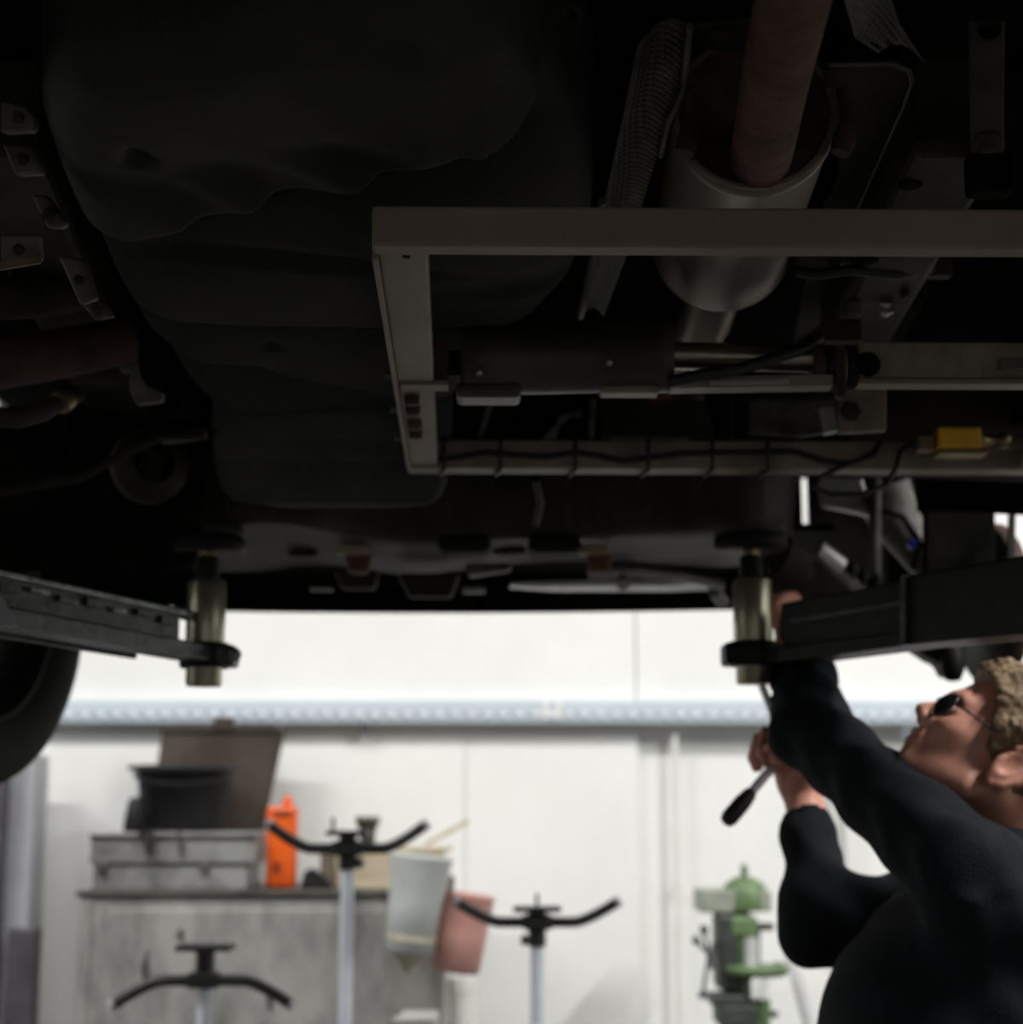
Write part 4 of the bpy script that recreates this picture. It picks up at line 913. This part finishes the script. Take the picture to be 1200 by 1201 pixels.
obj('table_crank', MB().tube([dpx(908, 1134), dpx(920, 1136)], .014, 12), 'press_dark', dp)
obj('table_arm', MB().tube([dpx(866, 1150), dpx(866, 1162)], .034, 18), 'press_green', dp)
obj('vice', MB().box(dpx(850, 1170) + V(0, -.03, 0), (.085, .12, .03)), 'press_dark', dp, .006)
obj('vice', MB().box(dpx(860, 1187) + V(0, -.03, 0), (.10, .12, .05)), 'press_dark', dp, .006)
obj('lower_bracket', MB().tube([dpx(893, 1172), dpx(893, 1230)], .024, 16), 'press_green', dp)
obj('lower_bracket', MB().tube([dpx(868, 1196), dpx(868, 1240)], .05, 18), 'press_green', dp)
obj('crank', MB().tube([dpx(895, 1188), dpx(912, 1190)], .009, 10), 'press_dark', dp)

# --- conduits and a leaning bar on the right of the wall
for px, r, lab in [(985, .012, 'grey vertical conduit on the wall behind the mechanic'), (792, .008, 'thin pale conduit left of the drill press')]:
    p = at(px, 900, B - .014); o = thing('conduit', lab, 'conduit', (p.x, B - .014, 0))
    obj('pipe', MB().tube([(p.x, B - .014, .05), (p.x, B - .014, zt0 - .03)], r, 12), 'conduit' if px > 900 else 'white_plastic', o)
    for zz in (.5, 1.2): obj('clip', MB().box((p.x, B - .01, zz), (r * 3.4, .018, .02)), 'conduit' if px > 900 else 'white_plastic', o, .003)
a = at(926, 1115, B - .06); c = at(952, 1215, B - .25); dd = (c - a).normalized(); c = a + dd * (a.z / -dd.z); c.z = .02
t = thing('steel_bar', 'grey bar leaning on the wall behind the mechanic', 'bar', (c.x, c.y, 0))
obj('bar', MB().tube([a, c], .016, 14), 'conduit', t); obj('bar_foot', MB().tube([c - dd * -.0 + V(0, 0, -.015), c + V(0, 0, .03)], .02, 12), 'column_dark', t)
# --- steel door post at the left edge
p = at(28, 1000, B - .20)
t = thing('steel_post', 'grey steel post standing at the left edge by the wall', 'post', (p.x, B - .1, 0))
sP = (B - .1) / F_PX
obj('post_body', MB().box((p.x - 10 * sP, B - .17, 0.78), (50 * sP, .12, 1.56)), 'column_paint', t, .012)
obj('post_flange', MB().box((at(-2, 1000, B - .25).x, B - .25, 0.78), (14 * sP, .05, 1.56)), 'column_dark', t, .004)
obj('post_track', MB().box((at(40, 1000, B - .19).x, B - .19, 0.78), (12 * sP, .14, 1.56)), 'column_paint', t, .010)
zk = at(30, 1085, B - .15).z
obj('kick_guard', MB().box((at(30, 1085, B - .25).x, B - .25, zk / 2), (32 * sP, .06, zk)), 'column_dark', t, .006)

# ================================================================== THE MECHANIC
HD = 2.25                                               # distance of the head
ear = at(1180, 899, HD)
fx = Vector((-.682, .05, .731)).normalized(); up0 = Vector((.731, 0, .682)); lf = up0.cross(fx).normalized(); up = fx.cross(lf).normalized()
# local axes: x forward, y left (towards the camera), z up
HR = np.array([list(fx), list(lf), list(up)])            # rows
HC = ear - lf * .072
def hl(x, y, z): return HC + fx * x + lf * y + up * z
def tolocal(P): return (P - np.array(HC)) @ HR.T
nb_w = at(1186, 1005, 2.36)                               # base of the neck
nb_l = tolocal(np.array([list(nb_w)]))[0]
def sk_base(q):
    d = s_ell(q, (.002, 0, .045), (.098, .074, .084))
    d = smin(d, s_ell(q, (.050, 0, -.012), (.054, .056, .082)), .03)
    return d
def head_sdf(P):
    q = tolocal(P); qa = q.copy(); qa[:, 1] = np.abs(qa[:, 1])
    d = sk_base(q)
    d = smin(d, s_cap(qa, (.018, .052, -.052), (.076, .014, -.078), .017, .016), .03)
    d = smin(d, s_ell(q, (.080, 0, -.073), (.020, .020, .018)), .018)
    d = smin(d, s_ell(qa, (.072, .036, -.010), (.024, .022, .022)), .02)
    d = smin(d, s_cap(qa, (.090, .036, .030), (.100, .004, .031), .011), .014)
    d = smax(d, -s_ell(qa, (.106, .033, .011), (.016, .017, .012)), .014)
    d = smin(d, s_cap(q, (.098, 0, .022), (.120, 0, -.010), .0075, .0105), .012)
    d = smin(d, s_ell(qa, (.109, .0115, -.017), (.011, .008, .008)), .006)
    d = smax(d, -s_ell(qa, (.113, .0065, -.024), (.005, .0035, .004)), .003)
    d = smin(d, s_ell(q, (.093, 0, -.045), (.016, .026, .016)), .014)
    d = smin(d, s_cap(qa, (.106, .004, -.039), (.096, .022, -.044), .0055, .003), .005)
    d = smin(d, s_cap(qa, (.103, .004, -.051), (.095, .020, -.048), .006, .003), .005)
    d = smax(d, -s_cap(qa, (.112, 0, -.0455), (.100, .022, -.0465), .0022), .004)
    # eyelids
    d = smin(d, s_ell(qa, (.086, .033, .011), (.013, .0165, .012)), .004)
    # ears
    R = np.array([[.94, 0, .34], [0, 1, 0], [-.34, 0, .94]])
    e = s_ell(qa, (-.006, .079, .002), (.021, .009, .034), R.T)
    e = smax(e, -s_ell(qa, (.000, .088, .004), (.011, .008, .020), R.T), .004)
    hel = [(.008, .080, .026), (-.004, .084, .036), (-.020, .087, .030), (-.027, .088, .012), (-.023, .086, -.008), (-.012, .083, -.024), (.001, .079, -.032), (.008, .077, -.026)]
    for a, b_ in zip(hel[:-1], hel[1:]): e = smin(e, s_cap(qa, a, b_, .0048, .0048), .003)
    e = smin(e, s_ell(qa, (.013, .077, .000), (.005, .006, .008)), .004)
    d = smin(d, e, .006)
    # neck
    d = smin(d, s_cap(q, (-.028, 0, -.015), tuple(nb_l), .052, .058), .028)
    for s in (-1, 1): d = smin(d, s_cap(q, (-.02, s * .05, -.03), tuple(nb_l * .8 + np.array([.04, s * .02, 0])), .012, .014), .03)
    return d
hc = np.array(HC)
body = surface(head_sdf, hc - np.array([.17, .15, .20]), hc + np.array([.16, .15, .20]), .0032)

# arms and torso landmarks
Sn = at(1128, 1019, 2.16)     # near (left) shoulder
En = at(952, 856, 2.50)       # near elbow
Wn = at(938, 775, 2.66)       # near wrist (hidden by the lift arm)
Sf = at(1145, 1058, 2.52)     # far shoulder
Ef = at(964, 1084, 2.56)      # far elbow
Wf = at(942, 935, 2.66)       # far wrist
Ch = at(1182, 1085, 2.34)     # chest
Be = at(1080, 1200, 2.36)     # belly
Pv = at(1080, 1330, 2.38)     # pelvis

def hand(P, wrist, d, n, curl, spread=.0, mirror=1, thumb_in=.6):
    """five fingers: d along the hand, n out of the palm, s towards the thumb"""
    d = Vector(d).normalized(); n = Vector(n); n = (n - d * n.dot(d)).normalized(); s = d.cross(n) * mirror
    wv = Vector(wrist)
    def w_(a, b_, c): return np.array(wv + d * a + s * b_ + n * c)
    dd = s_cap(P, w_(-.03, 0, 0), w_(.015, 0, 0), .027, .027)
    pal = np.minimum(s_cap(P, w_(.02, .012, 0), w_(.085, .026, 0), .018, .014), s_cap(P, w_(.02, -.012, 0), w_(.08, -.026, 0), .018, .013))
    pal = smin(pal, s_cap(P, w_(.02, 0, 0), w_(.088, 0, 0), .018, .014), .02); dd = smin(dd, pal, .02)
    for (b0, L1, L2, L3, r) in [(.030, .043, .026, .020, .0092), (.010, .047, .030, .021, .0095), (-.010, .044, .028, .021, .0090), (-.029, .034, .021, .018, .0080)]:
        p = w_(.086 - abs(b0 - .008) * .25, b0, .0); a = 0; f = None
        for L, c_, rr in [(L1, curl[0], r), (L2, curl[1], r * .94), (L3, curl[2], r * .86)]:
            a += c_; q2 = p + L * (np.array(d) * math.cos(a) + np.array(n) * math.sin(a) + np.array(s) * b0 * spread)
            seg = s_cap(P, p, q2, rr, rr * .92); f = seg if f is None else smin(f, seg, .005); p = q2
        dd = smin(dd, f, .007)
    p0, p1 = w_(.022, .022, .008), w_(.055, .046, .022)
    th = smin(s_cap(P, p0, p1, .015, .0115), s_cap(P, p1, p1 + .032 * np.array((d * .8 + n * thumb_in - s * .1).normalized()), .0112, .0100), .006)
    q2 = p1 + .032 * np.array((d * .8 + n * thumb_in - s * .1).normalized())
    th = smin(th, s_cap(P, q2, q2 + .026 * np.array((d * .6 + n * thumb_in - s * .55).normalized()), .0098, .0082), .006)
    return smin(dd, th, .010)
# far hand grips the ratchet
Rh = at(850, 966, 2.62); Rt = at(922, 881, 2.66)
gd = (Rt - Rh).normalized()
Gc = at(918, 890, 2.655)                                    # grip centre
hd_far = (at(918, 872, 2.655) - Wf).normalized()
def far_hand(P):
    d_ = hand(P, Wf + hd_far * .005, hd_far, (-.75, -.55, .2), (1.05, 1.25, .75), 0, 1, .9)
    return smin(d_, s_cap(P, tuple(Wf), tuple(Wf.lerp(Ef, .45)), .027, .036), .01)
wf = np.array(Wf); surface(far_hand, wf - np.array([.13, .12, .15]), wf + np.array([.12, .12, .17]), .0032, body)
hd_n = Vector((-.25, -.05, 1)).normalized()
def near_hand(P):
    d_ = hand(P, Wn + hd_n * .01, hd_n, (-.7, .6, .1), (1.2, 1.4, .8), 0, -1, .8)
    return smin(d_, s_cap(P, tuple(Wn), tuple(Wn.lerp(En, .5)), .027, .036), .01)
wn = np.array(Wn); surface(near_hand, wn - np.array([.14, .12, .10]), wn + np.array([.12, .12, .24]), .0034, body)
def core(P):
    d = s_cap(P, tuple(nb_w), tuple(Ch), .05, .09)
    d = smin(d, s_cap(P, tuple(Ch), tuple(Pv), .10, .10), .05)
    for a, b_, c in ((Sn, En, Wn), (Sf, Ef, Wf)):
        d = smin(d, s_cap(P, tuple(Ch), tuple(a), .06, .045), .04)
        d = smin(d, s_cap(P, tuple(a), tuple(b_), .040, .034), .02); d = smin(d, s_cap(P, tuple(b_), tuple(b_.lerp(c, .75)), .034, .027), .02)
    return d
surface(core, (.30, 1.98, .85), (1.10, 2.82, 1.60), .012, body)
person = thing('person', 'mechanic in a dark sweatshirt and glasses looking up under the van', 'person', (Pv.x, Pv.y, 0))
bo = obj('body', body, 'skin', person, recalc=False)

# hair, eyes, lips, glasses
def hair_sdf(P):
    q = tolocal(P); x, y, z = q.T
    base = sk_base(q)
    n = (np.sin(x * 190 + 3 * np.sin(z * 90)) * np.sin(y * 170 + 2 * np.sin(x * 110)) * np.sin(z * 200 + 2 * np.sin(y * 90)))
    n2 = np.sin(x * 75 + z * 60) * np.sin(y * 80 - z * 50)
    th = .013 + .008 * np.clip((z - .03) / .08, 0, 1) - .008 * np.clip((-.02 - z) / .05, 0, 1)
    d = base - th - .0045 * n - .005 * n2
    for (a, c, e, r) in [(.078, .02, .105, .014), (.07, -.015, .11, .014), (.06, .045, .098, .014), (.05, .03, .120, .016), (.05, -.03, .118, .016)]:
        d = smin(d, s_ell(q, (a, c, e), (r, r, r * .8)) - .003 * n, .012)
    ya = np.abs(y)
    line = .078 - .9 * ya * (ya < .05) * 0                               # forehead hairline height
    # hair lies above/behind this border
    front = x - np.interp(z, [-.10, -.05, -.02, .0, .03, .05, .07, .09, .13], [-.045, -.040, -.024, .034, .055, .064, .078, .115, .2])
    d = smax(d, front - .004 * n, .006)
    d = smax(d, -(s_ell(q * [1, 1, 1], (-.004, .085, .0), (.026, .03, .036))), .004)
    d = smax(d, -(s_ell(q * [1, 1, 1], (-.004, -.085, .0), (.026, .03, .036))), .004)
    d = smax(d, -.075 - z + .2 * (x + .05), .006)
    return d
hm = surface(hair_sdf, hc - np.array([.19, .15, .21]), hc + np.array([.20, .15, .21]), .0034)
obj('hair', hm, 'hair', person, recalc=False, label='tousled sandy blond hair')
for s in (-1, 1):
    c = hl(.0895, s * .033, .011)
    ey = obj('eye', MB().lathe([(.0115 * math.sin(a), -.0115 * math.cos(a)) for a in [k * PI / 10 for k in range(11)]], c, fx, 20), 'eye', bo)
    rim_c = hl(.112, s * .034, .009)
    n_ = (fx + lf * s * .18).normalized(); sd2 = n_.cross(up).normalized(); u2 = sd2.cross(n_).normalized()
gl = thing('glasses', 'dark framed glasses worn by the mechanic', 'glasses', hl(.11, 0, .01))
for s in (-1, 1):
    c = hl(.108, s * .034, .008); n_ = (fx + lf * s * .22).normalized(); sd2 = n_.cross(up).normalized(); u2 = sd2.cross(n_).normalized()
    def gp(a, rx=.027, rz=.020): return c + sd2 * rx * math.copysign(abs(math.cos(a)) ** .7, math.cos(a)) + u2 * rz * math.copysign(abs(math.sin(a)) ** .7, math.sin(a))
    ring = [gp(k * 2 * PI / 24) for k in range(24)]
    obj('lens', MB().prism(ring, n_ * .002), 'lens', gl)
    obj('rim', MB().tube(ring + [ring[0], ring[1]], .0022, 8, False), 'glass_frame', gl)
    obj('temple', MB().tube([hl(.102, s * .062, .012), hl(.09, s * .073, .014), hl(.04, s * .079, .022), hl(-.005, s * .083, .034), hl(-.022, s * .086, .018)], .0017, 8), 'glass_frame', gl)
obj('bridge', MB().tube([hl(.110, -.010, .014), hl(.116, 0, .017), hl(.110, .010, .014)], .002, 8), 'glass_frame', gl)

# sweatshirt
def fold(P, a, b_, amp, freq, ph=0):
    a = np.array(a); b_ = np.array(b_); ba = b_ - a; L = np.linalg.norm(ba); t_ = ((P - a) @ ba) / L
    q = P - a - (t_ / L)[:, None] * ba; ang = np.arctan2(q[:, 2], q[:, 1])
    return amp * np.sin(t_ * freq + 1.3 * np.sin(ang * 2 + ph) + ph)
def shirt_sdf(P):
    x, y, z = P.T
    # torso: two stacked ellipsoid capsules, deeper than wide
    def tors(c, r): return s_ell(P, tuple(c), r)
    d = s_cap(P, tuple(Ch + V(.0, -.05, -.01)), tuple(Be + V(.03, -.05, -.02)), .135, .135)
    d = smin(d, s_cap(P, tuple(Ch + V(.0, .07, -.01)), tuple(Be + V(.03, .06, -.02)), .135, .135), .05)
    d = smin(d, s_cap(P, tuple(Be + V(.03, 0, 0)), tuple(Pv + V(.0, 0, .03)), .150, .150), .06)
    d = smin(d, s_cap(P, tuple(Sn + V(.03, .03, -.03)), tuple(Sf + V(.06, -.02, -.02)), .072, .072), .05)
    d = smin(d, s_cap(P, tuple(nb_w + V(.0, -.01, -.05)), tuple(Ch + V(.05, 0, -.02)), .066, .12), .05)
    # near arm
    n1 = s_cap(P, tuple(Sn), tuple(En), .067, .052) + fold(P, Sn, En, .0035, 55)
    n2 = s_cap(P, tuple(En), tuple(En.lerp(Wn, .96)), .056, .047) + fold(P, En, Wn, .003, 70, 1)
    nr_ = smin(n1, n2, .03)
    d = smin(d, nr_, .035)
    f1 = s_cap(P, tuple(Sf), tuple(Ef), .066, .058) + fold(P, Sf, Ef, .0035, 60, 2)
    cf = Ef.lerp(Wf, .86)
    f2 = s_cap(P, tuple(Ef), tuple(cf), .060, .036) + fold(P, Ef, Wf, .0018, 75, .6)
    fr_ = smin(f1, f2, .03)
    k_ = Ef.lerp(Wf, .55) + V(.030, -.01, -.005); fr_ = smin(fr_, s_ell(P, tuple(k_), (.018, .022, .016)), .02)
    fr_ = smin(fr_, s_cap(P, tuple(Ef.lerp(Wf, .78)), tuple(cf), .033, .031), .008)
    ax_ = np.array((Wf - Ef).normalized()); fr_ = smax(fr_, (P - np.array(cf)) @ ax_, .003)
    d = np.where(y > 0, smin(d, fr_, .025), d)
    # open the cuff and the neck
    d = smax(d, -s_cap(P, tuple(Ef.lerp(Wf, .80)), tuple(Wf), .0275), .003)
    nk = (Vector(HC) - nb_w).normalized()
    d = smax(d, -s_cap(P, tuple(nb_w - nk * .02), tuple(nb_w + nk * .2), .060, .066), .006)
    col_ = np.abs(np.linalg.norm((P - np.array(nb_w + nk * .012)) - ((P - np.array(nb_w + nk * .012)) @ np.array(nk))[:, None] * np.array(nk), axis=1) - .066)
    hgt = np.abs((P - np.array(nb_w + nk * .010)) @ np.array(nk)) - .014
    d = smin(d, np.maximum(col_ - .006, hgt), .010)
    d += .0035 * np.sin(z * 38 + x * 22 + y * 9) * np.sin(x * 30 - z * 18) + .002 * np.sin(x * 70 + z * 55 + y * 33)
    d = np.maximum(d, (Pv.z - .02) - z)
    return d
sh = surface(shirt_sdf, (.30, 1.95, Pv.z - .06), (.98, 2.86, 1.66), .0075)
obj('sweatshirt', sh, 'navy', person, recalc=False, label='dark navy sweatshirt')
# trousers and boots
kn_ = [V(Pv.x - .10, Pv.y + s * .12, .50) for s in (-1, 1)]; an = [V(Pv.x + .03, Pv.y + s * .14, .09) for s in (-1, 1)]
def tr_sdf(P):
    d = s_cap(P, (Pv.x, Pv.y - .04, Pv.z - .0), (Pv.x, Pv.y + .04, Pv.z - .0), .135)
    for i, s in enumerate((-1, 1)):
        h = (Pv.x, Pv.y + s * .09, Pv.z - .06)
        d = smin(d, s_cap(P, h, tuple(kn_[i]), .098, .070) + fold(P, h, kn_[i], .003, 50), .04); d = smin(d, s_cap(P, tuple(kn_[i]), tuple(an[i]), .068, .055) + fold(P, kn_[i], an[i], .003, 60), .03)
    return np.maximum(d, z_cut(P))
def z_cut(P): return .07 - P[:, 2]
tm = surface(tr_sdf, (Pv.x - .30, Pv.y - .32, .05), (Pv.x + .25, Pv.y + .32, Pv.z + .16), .013)
obj('trousers', tm, 'trouser', person, recalc=False)
for i in range(2):
    a = an[i]
    def bt(P): return np.maximum(smin(s_cap(P, (a.x + .03, a.y, .05), (a.x - .16, a.y, .038), .05, .042), s_cap(P, (a.x, a.y, .05), (a.x, a.y, .13), .05, .05), .03), .004 - P[:, 2])
    obj('boot', surface(bt, (a.x - .24, a.y - .09, -.01), (a.x + .11, a.y + .09, .20), .008), 'boot', person, recalc=False)

# --- ratchet wrench held in the far hand
rw = thing('ratchet_wrench', 'ratchet wrench with a black grip held in the hand', 'wrench', Rh)
m1 = Rh.lerp(Rt, .44)
obj('grip', MB().tube([Rh, Rh.lerp(Rt, .02), Rh.lerp(Rt, .08), Rh.lerp(Rt, .28), Rh.lerp(Rt, .40), m1], [.004, .010, .0135, .0135, .011, .008], 18), 'black_grip', rw)
obj('shaft', MB().tube([m1, Rt], .0075, 16), 'satin_chrome', rw)
obj('ratchet_head', MB().lathe([(0, -.016), (.016, -.016), (.018, -.012), (.018, .012), (.016, .016), (0, .016)], Rt, (0, 0, 1), 24), 'chrome', rw)
Et = at(892, 800, 2.66)
obj('extension', MB().tube([Rt + V(0, 0, .01), Et], .0065, 14), 'chrome', rw)
obj('socket', MB().tube([Et, Et + (Et - Rt).normalized() * .03], .010, 14), 'chrome', rw)
